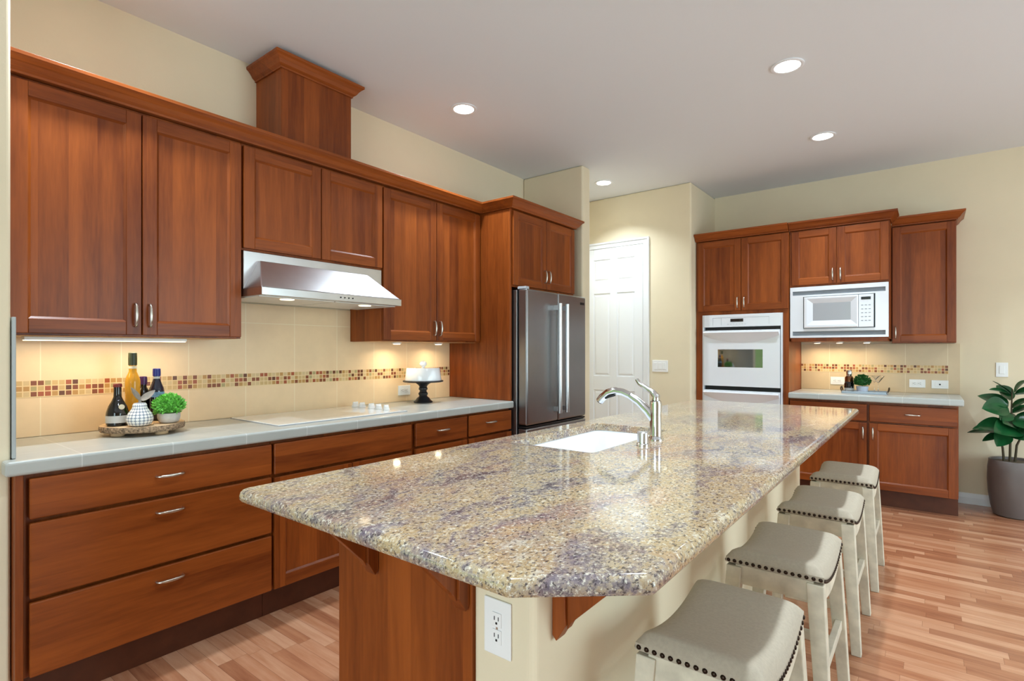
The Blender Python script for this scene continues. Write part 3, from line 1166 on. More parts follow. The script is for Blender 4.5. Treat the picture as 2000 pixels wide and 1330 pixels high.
# ---------------------------------------------------------------- island
mb = MB()
mb.box(-0.872, -0.690, 0.965, 4.045, 0.0, 0.8795)
struct(mb.build('wall_island', PAINT, None, bevel=0.02, seg=5))
ic = thing('island_cabinet', 'cherry island base with plain end panel facing the viewer', 'cabinet', (-1.15, 2.5, 0))
SX0, SX1, SY0, SY1 = -1.355, -0.975, 1.732, 2.462     # sink cut-out
mb = MB()
mb.box(-1.400, -0.8735, 0.985, 1.69, 0.105, 0.8795)
mb.box(-1.400, -0.8735, 2.50, 4.045, 0.105, 0.8795)
mb.box(-1.400, -0.8735, 1.69, 2.50, 0.105, 0.62)
mb.box(-1.400, -1.385, 1.69, 2.50, 0.62, 0.8795)
mb.box(-1.33, -0.8735, 0.985, 4.045, 0.0005, 0.105)
mb.build('body', WZ, ic, bevel=0.0015)
mb = MB()
mb.box(-1.418, -0.8735, 0.966, 0.984, 0.0005, 0.8795)
mb.build('end_panel', WZ, ic, bevel=0.002)
IL = Fr('L', -1.401)


class FrI(Fr):
    def w(self, s, n, z):
        return (self.p - n, s, z)


II = FrI('L', -1.401)
for a, c in ((0.99, 1.62), (2.56, 3.2), (3.21, 4.03)):
    drawer(II, ic, a, c, 0.704, 0.855, (a + c) / 2, 0.785)
    door(II, ic, a, c, 0.15, 0.69, c - 0.03, 0.6)
for a, c in ((1.63, 2.09), (2.10, 2.55)):
    door(II, ic, a, c, 0.15, 0.855, c - 0.03, 0.6)

# countertop with sink cut-out and rounded edges
pts = []


def round_corner(p, a, c, r, n=6):
    p, a, c = Vector(p), Vector(a), Vector(c)
    d1 = (a - p).normalized()
    d2 = (c - p).normalized()
    ang = math.acos(max(-1, min(1, d1.dot(d2))))
    L = r / math.tan(ang / 2)
    ctr = p + (d1 + d2).normalized() * (r / math.sin(ang / 2))
    s, e = p + d1 * L - ctr, p + d2 * L - ctr
    out = []
    a0 = math.atan2(s.y, s.x)
    da = math.atan2(e.y, e.x) - a0
    while da > PI:
        da -= 2 * PI
    while da < -PI:
        da += 2 * PI
    for i in range(n + 1):
        q = a0 + da * i / n
        out.append((ctr.x + math.cos(q) * r, ctr.y + math.sin(q) * r))
    return out


corner = [(-1.490, 0.690), (-0.547, 0.690), (-0.360, 0.848), (-0.360, 4.10), (-1.443, 4.10)]
for i, p in enumerate(corner):
    pts += round_corner(p, corner[i - 1], corner[(i + 1) % 5], 0.02 if i else 0.03)
bm = bmesh.new()
E_ = [(0.012, 0.8805), (0.004, 0.8825), (0.0, 0.889), (0.0, 0.897), (0.003, 0.906), (0.009, 0.912), (0.018, 0.9145)]


def inset(poly, d):
    out = []
    n = len(poly)
    for i in range(n):
        p = Vector(poly[i])
        a = (p - Vector(poly[i - 1]))
        c = (Vector(poly[(i + 1) % n]) - p)
        a = a.normalized() if a.length > 1e-6 else c.normalized()
        c = c.normalized() if c.length > 1e-6 else a
        na, nc = Vector((-a.y, a.x)), Vector((-c.y, c.x))
        mv = (na + nc) / (1 + na.dot(nc))
        out.append((p.x + mv.x * d, p.y + mv.y * d))
    return out


rings_ = [[bm.verts.new((x, y, z)) for x, y in inset(pts, d)] for d, z in E_]
hole = []
hc = [(SX0, SY0), (SX1, SY0), (SX1, SY1), (SX0, SY1)]
for i, p in enumerate(hc):
    hole += round_corner(p, hc[i - 1], hc[(i + 1) % 4], 0.03)
hr = [[bm.verts.new((x, y, z)) for x, y in inset(hole, dd)] for z, dd in ((0.9145, -0.003), (0.9115, 0.0), (0.8805, 0.0))]
for A in (rings_, hr):
    n = len(A[0])
    for j in range(len(A) - 1):
        for i in range(n):
            bm.faces.new((A[j][i], A[j][(i + 1) % n], A[j + 1][(i + 1) % n], A[j + 1][i]))
for z, ring, h in ((1, rings_[-1], hr[0]), (0, rings_[0], hr[-1])):
    es = []
    for R_ in (ring, h):
        for i in range(len(R_)):
            e = bm.edges.get((R_[i], R_[(i + 1) % len(R_)]))
            es.append(e)
    bmesh.ops.triangle_fill(bm, use_beauty=True, use_dissolve=False, edges=es)
bmesh.ops.recalc_face_normals(bm, faces=bm.faces)
me = bpy.data.meshes.new('granite_countertop')
bm.to_mesh(me)
bm.free()
me.materials.append(GRANITE)
me.polygons.foreach_set('use_smooth', [True] * len(me.polygons))
me.set_sharp_from_angle(angle=math.radians(35))
sharp = me.attributes.get('sharp_edge') or me.attributes.new('sharp_edge', 'BOOLEAN', 'EDGE')
for e in me.edges:
    za, zb = (me.vertices[i].co.z for i in e.vertices)
    if abs(za - zb) < 1e-6 and (za > 0.9144 or za < 0.8806):
        sharp.data[e.index].value = True
io = bpy.data.objects.new('granite_countertop', me)
COL.objects.link(io)
tag(io, 'polished tan and purple granite countertop on the island with clipped corner', 'countertop')

# sink
sk = thing('sink', 'white undermount sink in the granite island', 'sink', (-1.165, 2.097, 0.68))
mb = MB()
def rrect(x0, x1, y0, y1, r, z):
    c4 = [(x0, y0), (x1, y0), (x1, y1), (x0, y1)]
    out = []
    for i, p in enumerate(c4):
        out += [(x, y, z) for x, y in round_corner(p, c4[i - 1], c4[(i + 1) % 4], r, 5)]
    return out


q = 0.02
mb.rings([rrect(SX0 - q, SX1 + q, SY0 - q, SY1 + q, 0.04, 0.862), rrect(SX0 - q, SX1 + q, SY0 - q, SY1 + q, 0.04, 0.8797), rrect(SX0 - 0.004, SX1 + 0.004, SY0 - 0.004, SY1 + 0.004, 0.034, 0.8797),
          rrect(SX0 + 0.004, SX1 - 0.004, SY0 + 0.004, SY1 - 0.004, 0.04, 0.865), rrect(SX0 + 0.012, SX1 - 0.012, SY0 + 0.012, SY1 - 0.012, 0.05, 0.76),
          rrect(SX0 + 0.035, SX1 - 0.035, SY0 + 0.035, SY1 - 0.035, 0.05, 0.725), rrect(SX0 + 0.14, SX1 - 0.14, SY0 + 0.2, SY1 - 0.2, 0.02, 0.722)], 0, False, True)
mb.build('basin', PORC, sk, smooth=50)
mb = MB()
mb.lathe([(0.045, 0.7225), (0.045, 0.7255), (0.03, 0.724)], (-1.165, 2.097, 0), 24)
mb.build('drain', CHROME, sk, smooth=40)

# faucet
FXc, FYc = -0.905, 2.14
fc = thing('faucet', 'chrome pull-out kitchen faucet on the island beside the sink', 'faucet', (FXc, FYc, 0.9145))
mb = MB()
mb.lathe([(0.031, 0.915), (0.031, 0.922), (0.026, 0.928), (0.0245, 0.94), (0.0235, 1.02), (0.0245, 1.065), (0.022, 1.078), (0.012, 1.084)], (FXc, FYc, 0), 28)
mb.build('body', CHROME, fc, smooth=40)
mb = MB()
sp_ = [(-0.005, 1.0), (-0.035, 1.035), (-0.075, 1.07), (-0.115, 1.094)]
mb.tube([(FXc + a, FYc, z) for a, z in sp_], [0.021, 0.019, 0.0165, 0.016], 16)
spt = mb.build('spout', CHROME, fc, smooth=50)
mb = MB()
sp_ = [(-0.1155, 1.0945), (-0.15, 1.108), (-0.185, 1.112), (-0.22, 1.102), (-0.25, 1.078), (-0.262, 1.062)]
mb.tube([(FXc + a, FYc, z) for a, z in sp_], [0.0155, 0.016, 0.017, 0.018, 0.0185, 0.018], 16)
wand = mb.build('spray_wand', CHROME, fc, smooth=50)
mb = MB()
mb.lathe([(0.015, -0.003), (0.015, 0.0)], (0, 0, 0), 16)
mb2 = MB()
dv = Vector((-0.6, 0, -0.8))
mb2.tube([(FXc - 0.2615, FYc, 1.0626), (FXc - 0.2645, FYc, 1.0585)], 0.014, 16)
mb2.tube([(FXc - 0.18, FYc - 0.012, 1.094), (FXc - 0.205, FYc - 0.014, 1.088), (FXc - 0.228, FYc - 0.013, 1.078)], [0.004, 0.006, 0.004], 8)
mb2.build('nozzle', BLACK, wand, smooth=50)
mb = MB()
hp = [(0.0, 1.082), (0.002, 1.098), (-0.015, 1.115), (-0.045, 1.132), (-0.072, 1.148), (-0.085, 1.166)]
mb.tube([(FXc + a, FYc, z) for a, z in hp], [0.020, 0.019, 0.015, 0.012, 0.011, 0.009], 12, flat=0.8)
mb.build('lever', CHROME, fc, smooth=50)
sd = thing('soap_dispenser', 'small round chrome soap dispenser cap beside the faucet', 'soap dispenser', (-0.895, 1.99, 0.9145))
mb = MB()
mb.lathe([(0.025, 0.915), (0.025, 0.922), (0.021, 0.925), (0.0205, 0.928)], (-0.895, 1.99, 0), 24)
mb.build('base', CHROME, sd, smooth=40)
mb = MB()
mb.lathe([(0.0215, 0.9285), (0.0215, 0.966), (0.0185, 0.969), (0.0, 0.969)], (-0.895, 1.99, 0), 24)
mb.build('cap', STEEL, sd, smooth=40)


# wooden brackets under the overhang
def bracket(label, c, d, H, D, grp='cherry brackets under the island overhang'):
    """c = mount point at the top of the bracket on the wall, d = outward direction (unit, axis aligned)"""
    t = thing('bracket', label, 'bracket', c, grp)
    d = Vector(d)
    sdir = Vector((-d.y, d.x, 0))

    def W(n, s, z):
        p = Vector(c) + d * n + sdir * s
        return (p.x, p.y, c[2] + z)
    th = 0.019
    mb = MB()
    mb.prism([W(0.001, -th, -H + 0.012), W(0.012, -th, -H), W(0.036, -th, -H + 0.040), W(0.036, -th, 0), W(0.001, -th, 0)], sdir * (2 * th))
    mb.build('back_plate', WZ, t, bevel=0.0015)
    mb = MB()
    mb.prism([W(0.0362, -th * 0.55, -H + 0.030), W(0.046, -th * 0.55, -H + 0.048), W(D, -th * 0.55, -0.022), W(D, -th * 0.55, 0), W(0.0362, -th * 0.55, 0)], sdir * (2 * th * 0.55))
    mb.build('web', WZ, t, bevel=0.0015)
    return t


bracket('cherry bracket near the left side of the island end panel', (-1.245, 0.965, 0.8800), (0, -1, 0), 0.220, 0.190)
bracket('cherry bracket on the island end panel, next to the cream half wall', (-0.900, 0.965, 0.8800), (0, -1, 0), 0.220, 0.190)
bracket('cherry bracket on the cream half wall above the nearest stool', (-0.690, 1.055, 0.8800), (1, 0, 0), 0.258, 0.240)

# ---------------------------------------------------------------- bar stools
def make_stool(loc, label):
    t = thing('bar_stool', label, 'stool', loc, 'saddle bar stools along the island')
    cx, cy = loc[0], loc[1]
    HX, HY = 0.150, 0.215

    def dip(v):
        return 0.042 * (v * v - 1.0)
    N, M = 20, 28
    mb = MB()
    def sq(a):
        return max(-1.0, min(1.0, a))
    rs = []
    for j in range(M + 1):
        v = -1 + 2 * j / M
        ring = []
        for i in range(N + 1):
            u = -1 + 2 * i / N
            # rounded plan edges
            x = cx + HX * math.copysign(abs(u) ** 0.8, u)
            y = cy + HY * math.copysign(abs(v) ** 0.85, v)
            vv = (y - cy) / HY
            uu = (x - cx) / HX
            edge_ = max(0.0, 1 - abs(uu) ** 7) ** 0.5 * max(0.0, 1 - abs(vv) ** 9) ** 0.5
            ring.append((x, y, 0.570 + dip(vv) + 0.046 * edge_))
        rs.append(ring)
    mb.rings(rs, 0, False, False, closed=False)
    # skirt
    per = [rs[0][i] for i in range(N + 1)] + [rs[j][N] for j in range(1, M + 1)] + [rs[M][i] for i in range(N - 1, -1, -1)] + [rs[j][0] for j in range(M - 1, 0, -1)]
    low = []
    for p in per:
        vv = (p[1] - cy) / HY
        low.append((p[0], p[1], 0.552 + dip(vv)))
    mb.rings([per, low], 0, False, True)
    seat = mb.build('seat', FABRIC, t, smooth=60)
    # nailheads round the lower edge
    mb = MB()
    def nail(p, nx, ny):
        r = 0.0066
        ax = Vector((nx, ny, 0))
        s = Vector((-ny, nx, 0))
        c0 = Vector(p) + ax * 0.0003
        rings2 = []
        for rr, h in ((r, 0), (r * 0.8, 0.0028), (r * 0.35, 0.0042)):
            rings2.append([tuple(c0 + ax * h + (s * math.cos(2 * PI * k / 8) + Vector((0, 0, 1)) * math.sin(2 * PI * k / 8)) * rr) for k in range(8)])
        mb.rings(rings2)
    nx_ = 15
    for i in range(nx_):
        x = cx - HX + 0.009 + (2 * HX - 0.018) * i / (nx_ - 1)
        nail((x, cy - HY, 0.560), 0, -1)
        nail((x, cy + HY, 0.560), 0, 1)
    ny_ = 22
    for i in range(ny_):
        y = cy - HY + 0.009 + (2 * HY - 0.018) * i / (ny_ - 1)
        z = 0.560 + dip((y - cy) / HY)
        nail((cx - HX, y, z), -1, 0)
        nail((cx + HX, y, z), 1, 0)
    mb.build('nailhead_trim', NAILM, t, smooth=60)
    # apron rails: curved along the sides
    for sx in (-1, 1):
        mb = MB()
        r_ = []
        for j in range(13):
            y = cy - HY + 0.035 + (2 * HY - 0.07) * j / 12
            zt = 0.551 + dip((y - cy) / HY)
            x0 = cx + sx * (HX - 0.006)
            x1 = cx + sx * (HX - 0.026)
            r_.append([(x0, y, zt), (x1, y, zt), (x1, y, zt - 0.052), (x0, y, zt - 0.052)])
        mb.rings(r_)
        mb.build('apron_rail', WASH, t)
    for sy in (-1, 1):
        mb = MB()
        y0 = cy + sy * (HY - 0.008)
        y1 = cy + sy * (HY - 0.028)
        mb.box(cx - HX + 0.03, cx + HX - 0.03, y0, y1, 0.482, 0.548)
        mb.build('apron_rail', WASH, t, bevel=0.002)
    # splayed legs
    for sx in (-1, 1):
        for sy in (-1, 1):
            mb = MB()
            def sec(xo, yo, wx, wy, z):
                xa, xb = cx + sx * xo, cx + sx * (xo - wx)
                ya, yb = cy + sy * yo, cy + sy * (yo - wy)
                return [(xa, ya, z), (xb, ya, z), (xb, yb, z), (xa, yb, z)]
            zt = 0.551 + dip(0.93)
            mb.rings([sec(HX + 0.027, HY + 0.026, 0.036, 0.036, 0.0005), sec(HX + 0.010, HY + 0.010, 0.046, 0.044, 0.34), sec(HX - 0.001, HY - 0.001, 0.050, 0.046, zt - 0.004)])
            mb.build('leg', WASH, t, bevel=0.003)
    for sx in (-1, 1):
        mb = MB()
        x0 = cx + sx * (HX + 0.004)
        mb.box(x0, x0 - sx * 0.022, cy - HY + 0.03, cy + HY - 0.03, 0.245, 0.278)
        mb.build('stretcher', WASH, t, bevel=0.002)
    for sy in (-1, 1):
        mb = MB()
        y0 = cy + sy * (HY + 0.002)
        mb.box(cx - HX + 0.032, cx + HX - 0.032, y0, y0 - sy * 0.022, 0.165, 0.198)
        mb.build('stretcher', WASH, t, bevel=0.002)
    return t


SLAB = ['nearest of the four taupe saddle stools along the island',
        'second nearest taupe saddle stool along the island, behind the front one',
        'third taupe saddle stool along the island, next to the farthest',
        'farthest taupe saddle stool, in front of the right base cabinet']
SPOS = [(-0.425, 1.450), (-0.415, 2.160), (-0.405, 2.915), (-0.393, 3.690)]
st0 = make_stool((SPOS[0][0], SPOS[0][1], 0), SLAB[0])
for k in range(1, 4):
    s_ = copy_tree(st0, None, (SPOS[k][0], SPOS[k][1], 0))
    s_['label'] = SLAB[k]

# ---------------------------------------------------------------- ceiling downlights
def downlight(loc, label, seen=True):
    t = thing('recessed_light', label, 'ceiling light', loc, 'recessed ceiling lights')
    x, y, z = loc
    mb = MB()
    mb.lathe([(0.088, z - 0.0005), (0.088, z - 0.006), (0.078, z - 0.009), (0.068, z - 0.006), (0.068, z - 0.0005)], (x, y, 0), 32, cap=False)
    mb.build('trim_ring', WHITE, t, smooth=40)
    mb = MB()
    mb.lathe([(0.0675, z - 0.0006), (0.0675, z - 0.005), (0.04, z - 0.0075), (0.0, z - 0.008)], (x, y, 0), 32)
    mb.build('lens', LENS, t, smooth=40)
    a = area_light('downlight_beam', (0, 0, -0.012), (0, 0, 0), 0.09, 0.09, DOWN, (0.77, 0.90, 1.0), 'DISK', math.radians(114), t)
    return t


downlight((-2.50, 2.68, ZC), 'leftmost lit recessed ceiling light, over the left aisle')
downlight((-0.65, 3.42, ZC), 'nearest lit recessed ceiling light above the island, largest in view')
downlight((-0.65, 4.71, ZC), 'lit recessed ceiling light between the island and the microwave cabinet')
downlight((-2.52, 4.70, ZC), 'lit recessed ceiling light in front of the six panel door')
for p in ((-2.50, 0.70, ZC), (-0.65, 2.10, ZC), (-0.65, 0.80, ZC), (1.6, 4.6, ZC), (1.6, 2.4, ZC)):
    downlight(p, 'lit recessed ceiling light outside the picture')

# ---------------------------------------------------------------- under-cabinet lamps
WARM = (1.0, 0.84, 0.60)
ub = thing('under_cabinet_light', 'long slim light bar under the left wall cabinet above the bottles', 'light', (-2.90, 0.80, 1.345))
mb = MB()
mb.box(-2.93, -2.87, 0.50, 1.10, 1.332, 1.3455)
mb.build('housing', PLASTIC, ub, bevel=0.002)
mb = MB()
mb.box(-2.925, -2.875, 0.505, 1.095, 1.3295, 1.3317)
mb.build('lens', LENSW, ub)
area_light('under_cabinet_glow', (0, 0, -0.02), (0, 0, 0), 0.05, 0.58, 1.6, WARM, 'RECTANGLE', PI, ub)


def puck(loc, label, power):
    t = thing('puck_light', label, 'light', loc, 'puck lights under the cabinets')
    x, y, z = loc
    mb = MB()
    mb.lathe([(0.032, z), (0.034, z - 0.010), (0.026, z - 0.012)], (x, y, 0), 24)
    mb.build('housing', PLASTIC, t, smooth=40)
    mb = MB()
    mb.lathe([(0.025, z - 0.0122), (0.022, z - 0.015), (0.0, z - 0.016)], (x, y, 0), 24)
    mb.build('lens', LENSW, t, smooth=40)
    area_light('puck_glow', (0, 0, -0.02), (0, 0, 0), 0.05, 0.05, power, WARM, 'DISK', math.radians(160), t)


puck((-2.93, 2.46, 1.3455), 'lit puck light under the cabinet left of the cake dome', 0.9)
puck((-2.93, 2.86, 1.3455), 'lit puck light under the cabinet over the cake dome', 0.9)
puck((-0.84, 5.75, 1.3675), 'lit puck light under the microwave, nearest the ovens', 1.0)
puck((-0.66, 5.75, 1.3675), 'middle lit puck light under the microwave', 1.0)
puck((-0.45, 5.75, 1.3675), 'lit puck light under the microwave, nearest the narrow cabinet', 0.5)

# ---------------------------------------------------------------- tray with bottles on the left counter
TX, TY, TZ = -2.83, 0.905, 0.9145
lt = thing('wood_slice_tray', 'round log slice tray with bark edge on the left counter', 'tray', (TX, TY, TZ))
mb = MB()
n = 48
def bark_r(i, z):
    a = 2 * PI * i / n
    return 0.163 * (1 + 0.025 * math.sin(3 * a + 1) + 0.015 * math.sin(7 * a) + 0.006 * math.sin(17 * a + z * 90))
def bring(z, k):
    return [(TX + bark_r(i, z) * k * math.cos(2 * PI * i / n), TY + bark_r(i, z) * k * math.sin(2 * PI * i / n), z) for i in range(n)]
mb.rings([bring(0.932, 0.965), bring(0.938, 0.99), bring(0.95, 1.0), bring(0.9585, 0.985)], 0, False, False)
mb.build('bark_edge', BARK, lt, smooth=60)
mb = MB()
mb.rings([bring(0.932, 0.965), bring(0.9583, 0.984)])
mb.build('slab', SLABW, lt)
for k in range(4):
    a = PI / 4 + k * PI / 2 - 0.5
    mb = MB()
    fx, fy = TX + 0.115 * math.cos(a), TY + 0.115 * math.sin(a)
    mb.lathe([(0.022, 0.915), (0.026, 0.919), (0.026, 0.9315)], (fx, fy, 0), 16)
    mb.build('foot', SLABW, lt, smooth=40)
ZS = 0.9595


def bottle(loc, label, prof, glass, capm, capr, caph, extra=None):
    t = thing('bottle', label, 'bottle', (loc[0], loc[1], ZS))
    x, y = loc
    mb = MB()
    mb.lathe([(r, ZS + z) for r, z in prof], (x, y, 0), 28)
    mb.build('glass', glass, t, smooth=50)
    top = prof[-1][1]
    mb = MB()
    mb.lathe([(capr, ZS + top + 0.0003), (capr * 1.02, ZS + top + caph * 0.5), (capr * 0.97, ZS + top + caph - 0.002), (capr * 0.8, ZS + top + caph)], (x, y, 0), 20)
    mb.build('cap', capm, t, smooth=50)
    for nm, mt, rr, z0, z1 in (extra or []):
        mb = MB()
        mb.lathe([(rr, ZS + z0), (rr, ZS + z1)], (x, y, 0), 28, cap=False)
        mb.build(nm, mt, t, smooth=50)
    return t


bA = bottle((-2.825, 0.802), 'squat black bottle with silver label and dark red cap, left on the tray',
       [(0.036, 0), (0.042, 0.004), (0.043, 0.05), (0.041, 0.062), (0.034, 0.085), (0.022, 0.108), (0.0155, 0.125), (0.014, 0.15), (0.0145, 0.168)], DKBOT, REDCAP, 0.0165, 0.016,
       [('label', SILVLB, 0.0437, 0.014, 0.045)])
mb = MB()
mb.lathe([(0.0, 0.0), (0.011, 0.0), (0.011, 0.004), (0.0, 0.005)], (-2.825 + 0.0365, 0.802 + 0.004, ZS + 0.083), 16, axis='X')
mb.build('seal', CRMLB, bA, smooth=40)
bottle((-2.895, 0.880), 'tall amber bottle with dark green capsule, tallest on the tray',
       [(0.025, 0), (0.028, 0.004), (0.030, 0.185), (0.028, 0.200), (0.020, 0.220), (0.0155, 0.232), (0.015, 0.262)], AMBER, GRNCAP, 0.0172, 0.058,
       [('neck_band', CRMLB, 0.0168, 0.246, 0.258)])
bottle((-2.955, 0.941), 'dark bottle with purple capsule standing behind the pear jar',
       [(0.028, 0), (0.031, 0.004), (0.031, 0.115), (0.026, 0.135), (0.014, 0.155), (0.0135, 0.168)], DKBOT, PURCAP, 0.0165, 0.038)
bottle((-2.900, 0.979), 'dark blue bottle with bright blue capsule behind the green topiary',
       [(0.028, 0), (0.031, 0.004), (0.031, 0.135), (0.029, 0.15), (0.02, 0.175), (0.014, 0.195), (0.0135, 0.208)], BLUBOT, BLUCAP, 0.0165, 0.036,
       [('label', BLULB, 0.0314, 0.11, 0.134), ('neck_band', SILVLB, 0.0142, 0.196, 0.206)])

# pear shaped jar
pj = thing('pear_jar', 'white and blue woven-pattern pear jar with two leaves on the tray', 'jar', (-2.735, 0.858, ZS))
m, t_, b_ = new_mat('pear_weave')
P = t_.coord()
x, y, z = t_.sep(P)
ang = t_.math('ARCTAN2', y, x)
fa = t_.math('SUBTRACT', t_.math('FRACT', t_.math('MULTIPLY', ang, 20 / (2 * PI))), 0.5)
fz = t_.math('SUBTRACT', t_.math('FRACT', t_.math('DIVIDE', z, 0.0125)), 0.5)
dist = t_.math('ADD', t_.math('MULTIPLY', fa, fa), t_.math('MULTIPLY', fz, fz))
t_.put(b_.inputs['Base Color'], t_.ramp(dist, [(0.13, lin((236, 234, 228))), (0.24, lin((132, 140, 152)))]))
b_.inputs['Roughness'].default_value = 0.3
mb = MB()
mb.lathe([(0.030, ZS), (0.043, ZS + 0.006), (0.0505, ZS + 0.024), (0.0505, ZS + 0.036), (0.044, ZS + 0.054), (0.033, ZS + 0.070), (0.027, ZS + 0.082), (0.0265, ZS + 0.092), (0.021, ZS + 0.100), (0.0, ZS + 0.102)], (-2.735, 0.858, 0), 36)
mb.build('body', m, pj, smooth=60)
mb = MB()
mb.tube([(-2.735, 0.858, ZS + 0.1015), (-2.735, 0.859, ZS + 0.112)], 0.006, 10)
stem = mb.build('stem', DRIFT, pj, smooth=50)


def leaf_mesh(base, direc, L, Wd, droop=0.1, thick=0.0015, roll=0.0, n=8):
    """one leaf: closed thin mesh with a folded midrib"""
    base = Vector(base)
    d = Vector(direc).normalized()
    up = Vector((0, 0, 1))
    if abs(d.z) > 0.95:
        up = Vector((1, 0, 0))
    s = d.cross(up).normalized()
    u = s.cross(d).normalized()
    if roll:
        R_ = Matrix.Rotation(roll, 3, d)
        s = R_ @ s
        u = R_ @ u
    mb = MB()
    rs = []
    for i in range(n + 1):
        a = i / n
        wdt = Wd * (math.sin(PI * a ** 0.8) ** 0.75) * 0.5 + 0.0012
        c_ = base + d * L * a - Vector((0, 0, 1)) * droop * L * a * a + u * 0.0
        fold = wdt * 0.28
        rs.append([c_ - s * wdt + u * fold, c_ - s * wdt * 0.5 + u * fold * 0.35, c_, c_ + s * wdt * 0.5 + u * fold * 0.35, c_ + s * wdt + u * fold,
                   c_ + s * wdt * 0.5 + u * (fold * 0.35 - thick), c_ - u * thick, c_ - s * wdt * 0.5 + u * (fold * 0.35 - thick)])
    mb.rings(rs)
    return mb


leaf_mesh((-2.735, 0.858, ZS + 0.110), (0.05, -0.62, 1.0), 0.062, 0.024, -0.1, 0.002, 0.6).build('leaf', DRIFT, pj, smooth=60)
leaf_mesh((-2.735, 0.860, ZS + 0.110), (-0.05, 1.0, 0.55), 0.066, 0.028, -0.15, 0.002, 0.9).build('leaf', DRIFT, pj, smooth=60)


def shrub(name, c, r, zc, sq, count, mat, parent, ls):
    mb = MB()
    mb.lathe([(r * 0.5, zc - r * sq * 0.75), (r * 0.85, zc - r * sq * 0.3), (r * 0.86, zc + r * sq * 0.15), (r * 0.6, zc + r * sq * 0.62), (0.0, zc + r * sq * 0.82)], (c[0], c[1], 0), 16)
    for _ in range(count):
        z_ = random.uniform(-0.62, 1)
        a = random.uniform(0, 2 * PI)
        q_ = math.sqrt(max(0, 1 - z_ * z_))
        nrm = Vector((q_ * math.cos(a), q_ * math.sin(a), z_))
        k = random.uniform(0.82, 1.0)
        p = Vector((c[0], c[1], zc)) + Vector((nrm.x * r * k, nrm.y * r * k, nrm.z * r * sq * k))
        d = (nrm + Vector((random.uniform(-.8, .8), random.uniform(-.8, .8), random.uniform(-.3, .9)))).normalized()
        s = d.cross(Vector((random.uniform(-1, 1), random.uniform(-1, 1), random.uniform(-1, 1)))).normalized()
        L = ls * random.uniform(0.7, 1.2)
        wd = L * 0.3
        u = s.cross(d) * wd * 0.3
        mb.add([p, p + d * L * .5 + s * wd + u, p + d * L, p + d * L * .5 - s * wd + u, p + d * L * .5 - u * 0.6], [(0, 1, 4), (1, 2, 4), (2, 3, 4), (3, 0, 4), (0, 3, 2, 1)])
    return mb.build(name, mat, parent)


tp = thing('potted_topiary', 'bright green boxwood ball in a pale concrete bowl on the log tray', 'plant', (-2.757, 0.980, ZS))
mb = MB()
mb.lathe([(0.030, ZS), (0.040, ZS + 0.006), (0.0455, ZS + 0.024), (0.046, ZS + 0.044), (0.040, ZS + 0.044), (0.038, ZS + 0.034), (0.0, ZS + 0.034)], (-2.757, 0.980, 0), 28)
mb.build('bowl', CONC, tp, smooth=50)
shrub('foliage', (-2.757, 0.980), 0.056, ZS + 0.078, 0.78, 800, BOX1, tp, 0.019)

# ---------------------------------------------------------------- cake stand and dome
CX_, CY_ = -2.885, 2.665
cs = thing('cake_stand', 'black turned pedestal cake stand on the left counter', 'cake stand', (CX_, CY_, 0.9145))
mb = MB()
mb.lathe([(0.066, 0.915), (0.068, 0.922), (0.060, 0.928), (0.052, 0.934), (0.046, 0.946), (0.034, 0.954), (0.028, 0.962), (0.033, 0.972), (0.034, 0.982), (0.026, 0.99), (0.024, 1.0), (0.032, 1.008), (0.032, 1.018), (0.026, 1.026), (0.034, 1.040), (0.056, 1.056)], (CX_, CY_, 0), 32)
mb.build('pedestal', IRON, cs, smooth=50)
mb = MB()
mb.lathe([(0.05, 1.0565), (0.140, 1.062), (0.146, 1.068), (0.143, 1.073), (0.0, 1.073)], (CX_, CY_, 0), 40)
mb.build('plate', IRON, cs, smooth=40)
dm = thing('cake_dome', 'white ceramic cake dome with round knob on the black stand', 'cake dome', (CX_, CY_, 1.0735))
mb = MB()
mb.lathe([(0.129, 1.0738), (0.130, 1.080), (0.120, 1.158), (0.116, 1.163), (0.0, 1.165)], (CX_, CY_, 0), 40)
mb.build('cover', PORC, dm, smooth=40)
mb = MB()
mb.lathe([(0.012, 1.1655), (0.010, 1.172), (0.022, 1.180), (0.027, 1.192), (0.022, 1.206), (0.008, 1.214), (0.0, 1.215)], (CX_, CY_, 0), 24)
mb.build('knob', PORC, dm, smooth=50)

# ---------------------------------------------------------------- tray on the right counter
RX, RY = -0.452, 5.60
tr = thing('serving_tray', 'grey rectangular serving tray with dark handles on the far counter', 'tray', (RX, RY, 0.9145))
mb = MB()
mb.box(RX - 0.165, RX + 0.165, RY - 0.10, RY + 0.10, 0.915, 0.921)
for bx in ((RX - 0.165, RX + 0.165, RY - 0.10, RY - 0.094), (RX - 0.165, RX + 0.165, RY + 0.094, RY + 0.10), (RX - 0.165, RX - 0.159, RY - 0.10, RY + 0.10), (RX + 0.159, RX + 0.165, RY - 0.10, RY + 0.10)):
    mb.box(bx[0], bx[1], bx[2], bx[3], 0.921, 0.934)
mb.build('pan', TRAYM, tr, bevel=0.001)
for s in (-1, 1):
    mb = MB()
    x0 = RX + s * 0.168
    mb.tube([(x0, RY - 0.05, 0.93), (x0 + s * 0.006, RY - 0.05, 0.952), (x0 + s * 0.006, RY - 0.03, 0.966), (x0 + s * 0.006, RY + 0.03, 0.966), (x0 + s * 0.006, RY + 0.05, 0.952), (x0, RY + 0.05, 0.93)], 0.005, 8)
    mb.build('handle', IRONH, tr, smooth=50)
ZT = 0.9215
cn = thing('canister', 'dark bottle-shaped canister with shiny metal top on the grey tray', 'canister', (-0.568, 5.60, ZT))
cx, cy = -0.568, 5.60
mb = MB()
